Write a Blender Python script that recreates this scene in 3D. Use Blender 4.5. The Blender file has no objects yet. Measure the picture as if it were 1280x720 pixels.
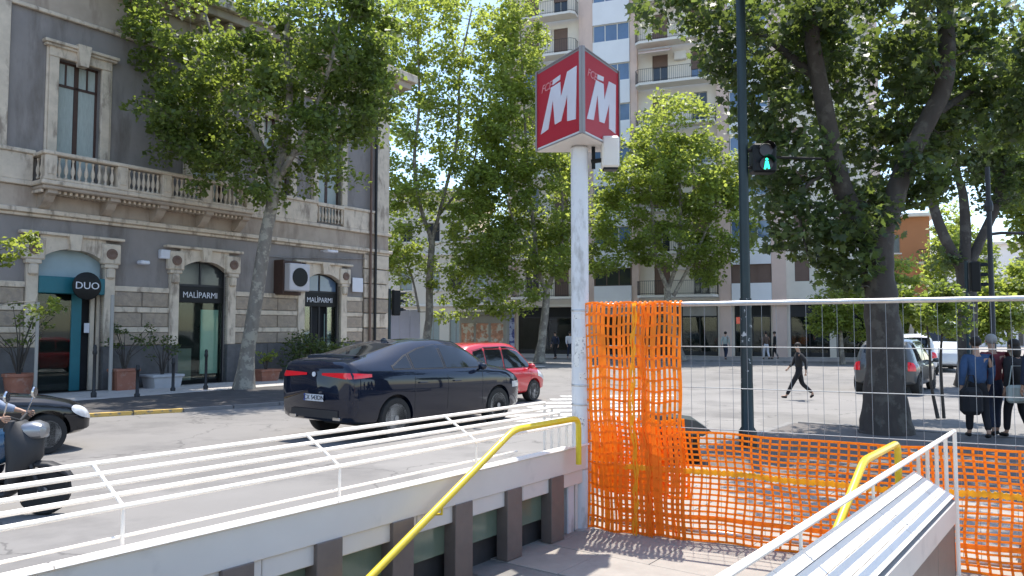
import bpy, math, random
import numpy as np
from mathutils import Vector, Matrix
S = bpy.context.scene
COL = S.collection
R = math.radians
PI = math.pi

# ------------------------------------------------------------------ camera, sky, sun, exposure
EYE = 1.85
cam = bpy.data.cameras.new("camera"); camo = bpy.data.objects.new("camera", cam); COL.objects.link(camo)
cam.sensor_width = 36; cam.lens = 950/1280*36; cam.clip_start = .05; cam.clip_end = 3000
PITCH = math.atan(52/950)
camo.location = (0, 0, EYE); camo.rotation_euler = (PI/2+PITCH, 0, 0)
S.camera = camo
SUN_AZ = math.atan2(.24, 1.0)      # from +Y towards +X
SUN_EL = R(73)
w = bpy.data.worlds.new("World"); S.world = w; w.use_nodes = True
nt = w.node_tree; bg = nt.nodes['Background']
sky = nt.nodes.new('ShaderNodeTexSky'); sky.sky_type = 'NISHITA'; sky.sun_disc = False
sky.sun_elevation = SUN_EL; sky.sun_rotation = SUN_AZ; sky.air_density = 1.0; sky.dust_density = .6; sky.ozone_density = 1.0
nt.links.new(sky.outputs[0], bg.inputs[0]); bg.inputs[1].default_value = .142
sl = bpy.data.lights.new("sun", 'SUN'); sl.energy = 2.95; sl.angle = R(.55); sl.color = (1, .95, .87)
so = bpy.data.objects.new("sun", sl); COL.objects.link(so)
so.rotation_euler = (-(PI/2-SUN_EL), 0, -SUN_AZ)   # tilt so that light comes from +Y side
v = Vector((math.sin(SUN_AZ)*math.cos(SUN_EL), math.cos(SUN_AZ)*math.cos(SUN_EL), math.sin(SUN_EL)))
so.rotation_euler = v.to_track_quat('Z', 'Y').to_euler()
S.view_settings.view_transform = 'Standard'; S.view_settings.look = 'None'
S.view_settings.exposure = 1.30; S.view_settings.gamma = 1
S.render.film_transparent = False

rng = random.Random(7)
nr = np.random.default_rng(11)

# pixel of the photograph -> point, used only to look up real positions
def ray(px, py):
    u = (px-640)/950; ww = (360-py)/950
    return (u, math.cos(PITCH)-ww*math.sin(PITCH), math.sin(PITCH)+ww*math.cos(PITCH))
def at(px, py, Y):
    r = ray(px, py); k = Y/r[1]
    return Vector((k*r[0], Y, EYE+k*r[2]))

# ------------------------------------------------------------------ materials
def mat(name, col, rough=.7, metal=0, var=.12, scale=3.0, bump=0.0, bscale=30, stretch=(1,1,1), spec=.5,
        col2=None, mask=(.5,.6), mscale=2.0, trans=0, alpha=1, emit=None, es=1, coat=0, transl=None, detail=5, mstretch=None):
    m = bpy.data.materials.new(name); m.use_nodes = True; n = m.node_tree.nodes; l = m.node_tree.links
    b = n['Principled BSDF']
    tc = n.new('ShaderNodeTexCoord')
    mp = n.new('ShaderNodeMapping'); mp.inputs['Scale'].default_value = stretch
    l.new(tc.outputs['Object'], mp.inputs[0])
    nz = n.new('ShaderNodeTexNoise'); nz.inputs['Scale'].default_value = scale; nz.inputs['Detail'].default_value = detail
    nz.inputs['Roughness'].default_value = .62
    l.new(mp.outputs[0], nz.inputs['Vector'])
    rp = n.new('ShaderNodeMapRange'); rp.inputs[1].default_value = .25; rp.inputs[2].default_value = .75
    rp.inputs[3].default_value = 1-var; rp.inputs[4].default_value = 1+var
    l.new(nz.outputs[0], rp.inputs[0])
    mx = n.new('ShaderNodeMix'); mx.data_type = 'RGBA'; mx.blend_type = 'MULTIPLY'; mx.inputs[0].default_value = 1
    mx.inputs['A'].default_value = (*col, 1)
    l.new(rp.outputs[0], mx.inputs['B'])
    out = mx.outputs['Result']
    if col2:
        n2 = n.new('ShaderNodeTexNoise'); n2.inputs['Scale'].default_value = mscale; n2.inputs['Detail'].default_value = 6
        n2.inputs['Roughness'].default_value = .65
        if mstretch:
            mp2 = n.new('ShaderNodeMapping'); mp2.inputs['Scale'].default_value = mstretch
            l.new(tc.outputs['Object'], mp2.inputs[0]); l.new(mp2.outputs[0], n2.inputs['Vector'])
        else: l.new(tc.outputs['Object'], n2.inputs['Vector'])
        r2 = n.new('ShaderNodeMapRange'); r2.inputs[1].default_value = mask[0]; r2.inputs[2].default_value = mask[1]
        l.new(n2.outputs[0], r2.inputs[0])
        m2 = n.new('ShaderNodeMix'); m2.data_type = 'RGBA'
        l.new(r2.outputs[0], m2.inputs[0]); l.new(out, m2.inputs['A']); m2.inputs['B'].default_value = (*col2, 1)
        out = m2.outputs['Result']
    l.new(out, b.inputs['Base Color'])
    b.inputs['Roughness'].default_value = rough; b.inputs['Metallic'].default_value = metal
    b.inputs['Specular IOR Level'].default_value = spec
    b.inputs['Coat Weight'].default_value = coat; b.inputs['Coat Roughness'].default_value = .03
    if trans: b.inputs['Transmission Weight'].default_value = trans
    if alpha < 1: b.inputs['Alpha'].default_value = alpha
    if emit: b.inputs['Emission Color'].default_value = (*emit, 1); b.inputs['Emission Strength'].default_value = es
    if bump:
        bn = n.new('ShaderNodeTexNoise'); bn.inputs['Scale'].default_value = bscale; bn.inputs['Detail'].default_value = 4
        l.new(mp.outputs[0], bn.inputs['Vector'])
        bp = n.new('ShaderNodeBump'); bp.inputs['Strength'].default_value = bump; bp.inputs['Distance'].default_value = .02
        l.new(bn.outputs[0], bp.inputs['Height']); l.new(bp.outputs[0], b.inputs['Normal'])
    if transl:
        tr = n.new('ShaderNodeBsdfTranslucent'); tr.inputs[0].default_value = (*transl[0], 1)
        ms = n.new('ShaderNodeMixShader'); ms.inputs[0].default_value = transl[1]
        l.new(b.outputs[0], ms.inputs[1]); l.new(tr.outputs[0], ms.inputs[2])
        l.new(ms.outputs[0], n['Material Output'].inputs[0])
    return m

def leaf_mat(name, dark, light, tr, tw=.5):
    m = bpy.data.materials.new(name); m.use_nodes = True; n = m.node_tree.nodes; l = m.node_tree.links
    b = n['Principled BSDF']; g = n.new('ShaderNodeNewGeometry')
    rp = n.new('ShaderNodeValToRGB')
    rp.color_ramp.elements[0].color = (*dark, 1); rp.color_ramp.elements[1].color = (*light, 1)
    l.new(g.outputs['Random Per Island'], rp.inputs[0]); l.new(rp.outputs[0], b.inputs['Base Color'])
    b.inputs['Roughness'].default_value = .45; b.inputs['Specular IOR Level'].default_value = .45
    t = n.new('ShaderNodeBsdfTranslucent')
    rt = n.new('ShaderNodeValToRGB')
    rt.color_ramp.elements[0].color = (tr[0]*.6, tr[1]*.6, tr[2]*.6, 1); rt.color_ramp.elements[1].color = (*tr, 1)
    l.new(g.outputs['Random Per Island'], rt.inputs[0]); l.new(rt.outputs[0], t.inputs[0])
    ms = n.new('ShaderNodeMixShader'); ms.inputs[0].default_value = tw
    l.new(b.outputs[0], ms.inputs[1]); l.new(t.outputs[0], ms.inputs[2]); l.new(ms.outputs[0], n['Material Output'].inputs[0])
    return m

# ------------------------------------------------------------------ mesh collector
class MB:
    def __init__(s): s.v = []; s.f = []
    def add(s, vs, fs):
        o = len(s.v); s.v += [tuple(p) for p in vs]; s.f += [tuple(i+o for i in f) for f in fs]; return s
    def box(s, x0, x1, y0, y1, z0, z1):
        return s.add([(x0,y0,z0),(x1,y0,z0),(x1,y1,z0),(x0,y1,z0),(x0,y0,z1),(x1,y0,z1),(x1,y1,z1),(x0,y1,z1)],
            [(0,3,2,1),(4,5,6,7),(0,1,5,4),(1,2,6,5),(2,3,7,6),(3,0,4,7)])
    def obox(s, c, ax, ay, az):   # centre and three half vectors
        c = Vector(c); ax = Vector(ax); ay = Vector(ay); az = Vector(az)
        P = [c+i*ax+j*ay+k*az for k in (-1,1) for i, j in ((-1,-1),(1,-1),(1,1),(-1,1))]
        return s.add(P, [(0,3,2,1),(4,5,6,7),(0,1,5,4),(1,2,6,5),(2,3,7,6),(3,0,4,7)])
    def bbox(s, x0, x1, y0, y1, z0, z1, b):   # box with chamfered edges on all twelve sides
        vs = []; fs = []
        X = (x0, x1); Y = (y0, y1); Z = (z0, z1); idx = {}
        for i in (0,1):
            for j in (0,1):
                for k in (0,1):
                    sx = b*(1-2*i); sy = b*(1-2*j); sz = b*(1-2*k)
                    for a, p in enumerate(((X[i], Y[j]+sy, Z[k]+sz), (X[i]+sx, Y[j], Z[k]+sz), (X[i]+sx, Y[j]+sy, Z[k]))):
                        idx[i,j,k,a] = len(vs); vs.append(p)
                    fs.append((idx[i,j,k,0], idx[i,j,k,1], idx[i,j,k,2]))
        for i in (0,1):
            fs.append((idx[i,0,0,0], idx[i,1,0,0], idx[i,1,1,0], idx[i,0,1,0]))
            fs.append((idx[0,i,0,1], idx[1,i,0,1], idx[1,i,1,1], idx[0,i,1,1]))
            fs.append((idx[0,0,i,2], idx[1,0,i,2], idx[1,1,i,2], idx[0,1,i,2]))
        for j in (0,1):
            for k in (0,1):
                fs.append((idx[0,j,k,1], idx[1,j,k,1], idx[1,j,k,2], idx[0,j,k,2]))
                fs.append((idx[j,0,k,0], idx[j,1,k,0], idx[j,1,k,2], idx[j,0,k,2]))
                fs.append((idx[j,k,0,0], idx[j,k,1,0], idx[j,k,1,1], idx[j,k,0,1]))
        return s.add(vs, fs)
    def tube(s, pts, r, n=8, cap=True):
        pts = [Vector(p) for p in pts]; m = len(pts)
        rr = r if isinstance(r, (list, tuple)) else [r]*m
        vs = []; prev = None
        for i, p in enumerate(pts):
            d = (pts[min(i+1, m-1)]-pts[max(i-1, 0)]).normalized()
            if prev is None:
                a = d.orthogonal().normalized()
            else:
                a = (prev-d*prev.dot(d)).normalized()
            prev = a; b = d.cross(a)
            for k in range(n):
                t = 2*PI*k/n
                vs.append(p+(a*math.cos(t)+b*math.sin(t))*rr[i])
        fs = [(i*n+k, i*n+(k+1) % n, (i+1)*n+(k+1) % n, (i+1)*n+k) for i in range(m-1) for k in range(n)]
        if cap: fs += [tuple(range(n-1, -1, -1)), tuple((m-1)*n+k for k in range(n))]
        return s.add(vs, fs)
    def lathe(s, prof, n=12, c=(0,0,0), axis='z'):   # prof: (r, h)
        vs = []
        for r, h in prof:
            for k in range(n):
                t = 2*PI*k/n; a, b = r*math.cos(t), r*math.sin(t)
                p = (a, b, h) if axis == 'z' else ((h, a, b) if axis == 'x' else (a, h, -b))
                vs.append((p[0]+c[0], p[1]+c[1], p[2]+c[2]))
        m = len(prof)
        fs = [(i*n+k, i*n+(k+1) % n, (i+1)*n+(k+1) % n, (i+1)*n+k) for i in range(m-1) for k in range(n)]
        fs += [tuple(range(n-1, -1, -1)), tuple((m-1)*n+k for k in range(n))]
        return s.add(vs, fs)
    def prism(s, poly, f0, f1):   # poly 2d, f0/f1 map (a,b)->3d for both faces
        n = len(poly); vs = [f0(*p) for p in poly]+[f1(*p) for p in poly]
        return s.add(vs, [tuple(range(n-1, -1, -1)), tuple(range(n, 2*n))]+[(i, (i+1) % n, n+(i+1) % n, n+i) for i in range(n)])
    def grid(s, P, close=False):   # P: rows of points
        m = len(P); n = len(P[0]); vs = [p for row in P for p in row]
        return s.add(vs, [(i*n+j, i*n+j+1, (i+1)*n+j+1, (i+1)*n+j) for i in range(m-1) for j in range(n-1)])
    def ball(s, c, r, n=10, m=7, sc=(1,1,1)):
        vs = []
        for i in range(m+1):
            a = PI*i/m
            for k in range(n):
                t = 2*PI*k/n
                vs.append((c[0]+r*sc[0]*math.sin(a)*math.cos(t), c[1]+r*sc[1]*math.sin(a)*math.sin(t), c[2]+r*sc[2]*math.cos(a)))
        return s.add(vs, [(i*n+k, (i+1)*n+k, (i+1)*n+(k+1) % n, i*n+(k+1) % n) for i in range(m) for k in range(n)])
    def build(s, name, m, parent=None, smooth=False, label=None, kind=None, loc=None):
        me = bpy.data.meshes.new(name); me.from_pydata(s.v, [], s.f); me.materials.append(m)
        if smooth: me.polygons.foreach_set('use_smooth', [True]*len(me.polygons)); me.set_sharp_from_angle(angle=R(40))
        return link(name, me, parent, label, kind, loc)

def link(name, me, parent=None, label=None, kind=None, loc=None):
    o = bpy.data.objects.new(name, me); COL.objects.link(o)
    if parent is not None: o.parent = parent
    if label: o['label'] = label
    if kind: o['kind'] = kind
    if loc is not None: o.location = loc
    return o
def thing(name, label, cat, loc=(0,0,0), rz=0, group=None, sc=1):
    o = bpy.data.objects.new(name, None); COL.objects.link(o); o.empty_display_size = .2
    o.location = loc; o.rotation_euler = (0, 0, rz); o.scale = (sc, sc, sc)
    o['label'] = label; o['category'] = cat
    if group: o['group'] = group
    return o
def tag(o, label, cat, group=None):
    o['label'] = label; o['category'] = cat
    if group: o['group'] = group
    return o
def copy_tree(o, parent=None):
    c = o.copy(); COL.objects.link(c)
    if parent is not None: c.parent = parent
    for ch in [x for x in o.children]: copy_tree(ch, c)
    return c
def copy_thing(o, loc, rz=None, label=None, sc=None):
    c = copy_tree(o); c.location = loc
    if rz is not None: c.rotation_euler = (0, 0, rz)
    if label: c['label'] = label
    if sc: c.scale = (sc,)*3
    return c

def text(name, body, size, m, parent, M, depth=.006, shear=0, sx=1, bold=0):
    cu = bpy.data.curves.new(name, 'FONT'); cu.body = body; cu.size = size; cu.extrude = depth/2; cu.align_x = 'CENTER'; cu.align_y = 'CENTER'
    cu.shear = shear; cu.offset = bold; cu.resolution_u = 3
    t = bpy.data.objects.new(name, cu); COL.objects.link(t)
    dg = bpy.context.evaluated_depsgraph_get(); dg.update()
    me = bpy.data.meshes.new_from_object(t.evaluated_get(dg)); bpy.data.objects.remove(t)
    me.transform(Matrix.Diagonal((sx, 1, 1, 1))); me.materials.clear(); me.materials.append(m)
    o = bpy.data.objects.new(name, me); COL.objects.link(o); o.parent = parent; o.matrix_local = M
    return o
def frame_matrix(p, x, up=(0,0,1)):   # text plane: x to the right, z up, faces the viewer
    x = Vector(x).normalized(); u = Vector(up).normalized(); zz = x.cross(u).normalized()
    M = Matrix.Identity(4)
    for i in range(3): M[i][0] = x[i]; M[i][1] = u[i]; M[i][2] = zz[i]; M[i][3] = p[i]
    return M

M_ = {}
M_['asphalt'] = mat('asphalt', (.225,.212,.198), .9, var=.14, scale=.35, bump=.25, bscale=160, col2=(.155,.146,.138), mask=(.5,.68), mscale=.5, detail=9)
def add_cracks(m, sc=.22, amt=.45, w_=.012):
    n = m.node_tree.nodes; l = m.node_tree.links; b = n['Principled BSDF']; src = b.inputs['Base Color'].links[0].from_socket
    tc = n.new('ShaderNodeTexCoord'); nz = n.new('ShaderNodeTexNoise'); nz.inputs['Scale'].default_value = 1.3; nz.inputs['Detail'].default_value = 5
    l.new(tc.outputs['Object'], nz.inputs['Vector'])
    ad = n.new('ShaderNodeMix'); ad.data_type = 'VECTOR'; ad.inputs[0].default_value = .35; l.new(tc.outputs['Object'], ad.inputs['A']); 
    sc_ = n.new('ShaderNodeVectorMath'); sc_.operation = 'SCALE'; sc_.inputs['Scale'].default_value = 1.2; l.new(nz.outputs['Color'], sc_.inputs[0])
    av = n.new('ShaderNodeVectorMath'); l.new(tc.outputs['Object'], av.inputs[0]); l.new(sc_.outputs[0], av.inputs[1]); n.remove(ad)
    vo = n.new('ShaderNodeTexVoronoi'); vo.feature = 'DISTANCE_TO_EDGE'; vo.inputs['Scale'].default_value = sc; l.new(av.outputs[0], vo.inputs['Vector'])
    r = n.new('ShaderNodeMapRange'); r.inputs[1].default_value = 0; r.inputs[2].default_value = w_*sc*2; r.inputs[3].default_value = 1-amt; r.inputs[4].default_value = 1; l.new(vo.outputs['Distance'], r.inputs[0])
    v2 = n.new('ShaderNodeTexVoronoi'); v2.inputs['Scale'].default_value = .13; l.new(av.outputs[0], v2.inputs['Vector'])
    sp = n.new('ShaderNodeSeparateColor'); l.new(v2.outputs['Color'], sp.inputs[0])
    r2 = n.new('ShaderNodeMapRange'); r2.inputs[3].default_value = .86; r2.inputs[4].default_value = 1.08; l.new(sp.outputs[0], r2.inputs[0])
    mu = n.new('ShaderNodeMath'); mu.operation = 'MULTIPLY'; l.new(r.outputs[0], mu.inputs[0]); l.new(r2.outputs[0], mu.inputs[1])
    mx = n.new('ShaderNodeMix'); mx.data_type = 'RGBA'; mx.blend_type = 'MULTIPLY'; mx.inputs[0].default_value = 1; l.new(src, mx.inputs['A']); l.new(mu.outputs[0], mx.inputs['B']); l.new(mx.outputs['Result'], b.inputs['Base Color'])
add_cracks(M_['asphalt'])
M_['verge'] = mat('dark_verge', (.065,.06,.058), .9, var=.3, scale=3, bump=.3, bscale=60, col2=(.11,.10,.09), mask=(.55,.65), mscale=1.5)
M_['paver'] = mat('paving', (.31,.28,.245), .85, var=.13, scale=6, bump=.12, bscale=60, col2=(.19,.17,.155), mask=(.55,.68), mscale=1.3)
M_['paver_dark'] = mat('paving_dark', (.135,.12,.11), .85, var=.15, scale=5, bump=.15, bscale=50)
M_['kerb'] = mat('kerb_stone', (.22,.21,.2), .85, var=.15, scale=4, bump=.15)
M_['kerb_y'] = mat('kerb_yellow', (.62,.40,.10), .7, var=.15, scale=6, col2=(.22,.2,.18), mask=(.52,.6), mscale=5)
M_['line'] = mat('road_paint', (.62,.62,.60), .7, var=.08, scale=6, col2=(.24,.23,.22), mask=(.5,.62), mscale=7)
M_['white'] = mat('white_enamel', (.82,.76,.68), .6, var=.05, scale=2.2, col2=(.55,.5,.44), mask=(.62,.8), mscale=4)
M_['panel'] = mat('cream_panel', (.68,.62,.55), .42, var=.05, scale=2, col2=(.44,.4,.36), mask=(.58,.8), mscale=1.6)
M_['bronze'] = mat('brown_pilaster', (.165,.13,.11), .45, var=.12, scale=8, bump=.05)
M_['glass_green'] = mat('green_glass', (.16,.20,.14), .12, var=.15, scale=2, spec=.7)
M_['darkstone'] = mat('dark_granite', (.05,.048,.046), .5, var=.25, scale=9)
M_['stairstone'] = mat('stair_granite', (.20,.19,.175), .7, var=.15, scale=14)
M_['yellow'] = mat('yellow_paint', (.78,.56,.03), .35, var=.08, scale=5, coat=.3, col2=(.45,.36,.12), mask=(.64,.75), mscale=9)
M_['polew'] = mat('white_pole_paint', (.66,.66,.66), .5, var=.08, scale=3, bump=.06, bscale=14, col2=(.40,.385,.37), mask=(.53,.66), mscale=6, mstretch=(1,1,.35))
M_['steel'] = mat('galvanised_steel', (.50,.50,.50), .4, metal=.75, var=.12, scale=20)
M_['wire'] = mat('fence_wire', (.27,.28,.29), .5, metal=.3, var=.1)
M_['orange'] = mat('orange_net', (1.0,.34,.02), .5, var=.1, scale=9, transl=((1.0,.48,.05), .55))
M_['ybraid'] = mat('yellow_braid', (1.0,.58,.03), .55, var=.22, scale=30, transl=((1.0,.62,.05), .5))
M_['obraid'] = mat('orange_braid', (1.0,.32,.015), .55, var=.2, scale=30, transl=((1.0,.42,.03), .5))
M_['red'] = mat('sign_red', (.50,.022,.040), .4, var=.05, scale=3, transl=((.9,.04,.06), .30))
M_['signw'] = mat('sign_white', (.80,.80,.84), .4, var=.04, transl=((.9,.9,.95), .3))
M_['signp'] = mat('sign_pink', (.72,.26,.27), .4, var=.04, transl=((.9,.3,.3), .2))
M_['rim'] = mat('sign_rim', (.26,.235,.225), .45, metal=.3, var=.1)
M_['soffit'] = mat('sign_underside', (.60,.57,.54), .6, var=.06)
M_['lampw'] = mat('lamp_box', (.85,.82,.76), .4, var=.03, transl=((.95,.9,.8), .35))
M_['black'] = mat('black_plastic', (.006,.0065,.007), .5, var=.15, spec=.3)
M_['postg'] = mat('dark_green_post', (.015,.03,.034), .45, metal=.2, var=.2, scale=6, bump=.05)
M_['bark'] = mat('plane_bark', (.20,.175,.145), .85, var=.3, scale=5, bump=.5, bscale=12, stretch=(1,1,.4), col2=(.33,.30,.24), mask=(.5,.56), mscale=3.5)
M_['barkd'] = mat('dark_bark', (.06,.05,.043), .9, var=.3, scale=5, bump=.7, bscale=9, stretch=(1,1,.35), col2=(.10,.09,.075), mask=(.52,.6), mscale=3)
M_['leafA'] = leaf_mat('leaf_plane_tree', (.050,.078,.028), (.115,.150,.050), (.46,.58,.09), .46)
M_['leafB'] = leaf_mat('leaf_bright', (.070,.105,.030), (.15,.20,.055), (.62,.72,.12), .54)
M_['leafC'] = leaf_mat('leaf_dark', (.024,.044,.022), (.058,.090,.034), (.32,.42,.08), .36)

# ------------------------------------------------------------------ ground, road, kerbs
ZR = -.08
D = Vector((.599, .801, 0)); N = Vector((-.801, .599, 0)); A_D = math.atan2(.801, .599)
D2 = Vector((.621, .784, 0)); N2 = Vector((-.784, .621, 0)); A_D2 = math.atan2(.784, .621)
def dn(t, n, z=0): return D*t+N*n+Vector((0, 0, z))
HOLE = (-4.2, 4.9, 1.14, 3.72)     # stairwell in the D frame: t0,t1,n0,n1
def ring(mb, o, i, z):             # outer and inner rect -> four trapezoids
    O = [(o[0],o[2],z),(o[1],o[2],z),(o[1],o[3],z),(o[0],o[3],z)]
    I = [(i[0],i[2],z),(i[1],i[2],z),(i[1],i[3],z),(i[0],i[3],z)]
    mb.add(O+I, [(0,1,5,4),(1,2,6,5),(2,3,7,6),(3,0,4,7)])
mb = MB(); ring(mb, (-900, 900, -900, 900), HOLE, ZR)
road = mb.build('road', M_['asphalt'], kind='structure'); road.rotation_euler[2] = A_D
# raised pavement round the metro stairs
PL = (-14, 15.6, -26, 4.62)
mb = MB(); ring(mb, (PL[0], PL[1], PL[2], PL[3]), HOLE, -.006)
plaza = mb.build('pavement', M_['paver_dark'], kind='structure'); plaza.rotation_euler[2] = A_D
kb = MB(); kb.bbox(0, .985, 0, .16, ZR-.05, .004, .012); kme = None
def kerb_run(p, q, m, parent, name='kerb_stone', gap=1.0):
    global kme
    d = q-p; L = d.length; n = max(1, int(L/gap)); a = math.atan2(d.y, d.x)
    for i in range(n):
        if kme is None:
            o = kb.build(name, m, parent); kme = o.data
        else:
            me = kme if kme.materials[0] == m else kmes.setdefault(m.name, None)
            if me is None:
                me = kme.copy(); me.materials.clear(); me.materials.append(m); kmes[m.name] = me
            o = link(name, me, parent)
        o.location = p+d*(i/n); o.rotation_euler[2] = a; o.scale[0] = L/n
kmes = {}
kerb_run(Vector((PL[0], PL[3], 0)), Vector((PL[1], PL[3], 0)), M_['kerb'], plaza)
kerb_run(Vector((PL[1]+.16, PL[3], 0)), Vector((PL[1]+.16, -9, 0)), M_['kerb'], plaza)
# slabs of the landing and round it
t = 4.90
row = 0
sl_me = {}
while t < 9.6:
    dt = .62; n = -3.2-(.45 if row % 2 else 0)
    while n < 4.45:
        dnn = .92; n1 = min(n+dnn, 4.45)
        if n1-n > .1:
            key = (round(n1-n, 2), rng.randrange(3))
            if key not in sl_me:
                b = MB(); b.bbox(0, dt-.008, 0, n1-n-.008, -.03, .004+.0012*key[1], .003)
                o = b.build('paving_slab', M_['paver'], plaza); sl_me[key] = o.data
            else: o = link('paving_slab', sl_me[key], plaza)
            o.location = (t, n, 0)
        n = n1
    t += dt; row += 1
# left sidewalk along the grey palace
SW = [(-32,-2),(-17,10.9),(-9.44,16.73),(-7.67,17.91),(-5.9,19.47),(-3.4,22.3),(-1.9,25.5),(-1.5,29),(-2.4,33),(-5,37),(-12,43),(-40,60),(-60,20)]
mb = MB(); mb.add([(x, y, 0) for x, y in SW], [tuple(range(len(SW)))])
swl = mb.build('sidewalk', M_['verge'], kind='structure')
M_['pale_pave'] = mat('pale_paving', (.46,.43,.40), .85, var=.15, scale=2, bump=.1, col2=(.26,.24,.22), mask=(.55,.65), mscale=1.5)
for i in range(9):
    p, q = Vector((*SW[i], 0)), Vector((*SW[i+1], 0))
    kerb_run(p, q, M_['kerb_y'] if i in (1, 2) else M_['kerb'], swl)
# pale band of slabs close to the building
AF = Vector((-10.07, 27.5, 0)); AFR = math.atan2(.821, .571)
def fac(s, y, z=0): return AF+Vector((.571, .821, 0))*s+Vector((-.821, .571, 0))*y+Vector((0, 0, z))
for i in range(30):
    for j in range(4):
        b = MB(); 
        if i == 0 and j == 0:
            b.bbox(0, .985, 0, .685, -.03, .006, .004); o = b.build('paving_slab', M_['pale_pave'], swl); pv = o.data
        else: o = link('paving_slab', pv, swl)
        o.location = fac(-14+i*1.0, -3.25+j*.7, rng.uniform(0, .003)); o.rotation_euler[2] = AFR
# far pavement in front of the apartment block
BF = Vector((11.716, 53, 0)); BD = Vector((.93663, -.35032, 0)); BN = Vector((.35032, .93663, 0)); BFR = math.atan2(-.35032, .93663)
def apt(s, y, z=0): return BF+BD*s+BN*y+Vector((0, 0, z))
mb = MB(); pts = [apt(-75, -6.6), apt(13, -6.6), apt(17, -3), apt(60, 34), apt(60, 60), apt(-75, 60)]
mb.add([(p.x, p.y, .03) for p in pts], [tuple(range(6))])
far = mb.build('far_sidewalk', M_['paver'], kind='structure')
kerb_run(apt(-40, -6.7, .026), apt(13, -6.7, .026), M_['kerb'], far, gap=2.0)
# right hand side pavement beyond the corner, grass bed
# painted markings
mk = MB()
def stripe(mb, c, a, L, W_, z=ZR+.004):
    x = Vector((math.cos(a), math.sin(a), 0))*L/2; y = Vector((-math.sin(a), math.cos(a), 0))*W_/2; c = Vector(c)
    P = [c-x-y, c+x-y, c+x+y, c-x+y]
    mb.add([(p.x, p.y, z) for p in P], [(0,1,2,3)])
zebra = thing('zebra_crossing', 'worn white crossing stripes on the road behind the white metro pole', 'road marking', (1.9, 19.4, ZR))
for i in range(7):
    b = MB(); b.add([(-1.7,-.24,.004),(1.7,-.24,.004),(1.7,.24,.004),(-1.7,.24,.004)], [(0,1,2,3)])
    if i == 0: o = b.build('stripe', M_['line'], zebra); zm = o.data
    else: o = link('stripe', zm, zebra)
    o.location = (-.9+i*.35, -3.0+i*.98, 0); o.rotation_euler[2] = .12
b = MB(); b.add([(-9,-.06,.0),(9,-.06,0),(9,.06,0),(-9,.06,0)], [(0,1,2,3)])
o = b.build('edge_line', M_['line']); tag(o, 'thin white line painted on the road beside the white grille', 'road marking')
o.location = dn(1.5, 5.05, ZR+.004); o.rotation_euler[2] = A_D
# ------------------------------------------------------------------ the metro stairwell
# steps and lining
st = thing('stairwell', 'granite stairwell going down from the sunny landing between two low walls', 'stairs', (0,0,0), A_D)
RISE, TREAD = .16, .32
for i in range(18):
    t1 = 4.9-i*TREAD
    b = MB()
    if i == 0:
        b.bbox(-.36, .03, 1.14, 3.9, -.30, 0, .008); o = b.build('step', M_['stairstone'], st); sme = o.data
    else: o = link('step', sme, st)
    o.location = (t1, 0, -i*RISE-(.004 if i == 0 else 0))
b = MB(); b.box(-4.2, 5.0, 3.90, 3.99, -3.3, .0); b.build('lining', M_['darkstone'], st)
b = MB(); b.box(-4.2, 4.56, .94, 1.138, -3.3, -.01); b.box(-4.35, -4.2, .9, 3.99, -3.3, -.01); b.build('lining', M_['darkstone'], st)
b = MB(); b.box(4.25, 4.95, 1.14, 3.9, -3.3, -.31); b.box(-4.2, 4.3, 1.14, 3.9, -3.35, -3.2); b.build('lining', M_['darkstone'], st)

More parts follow.
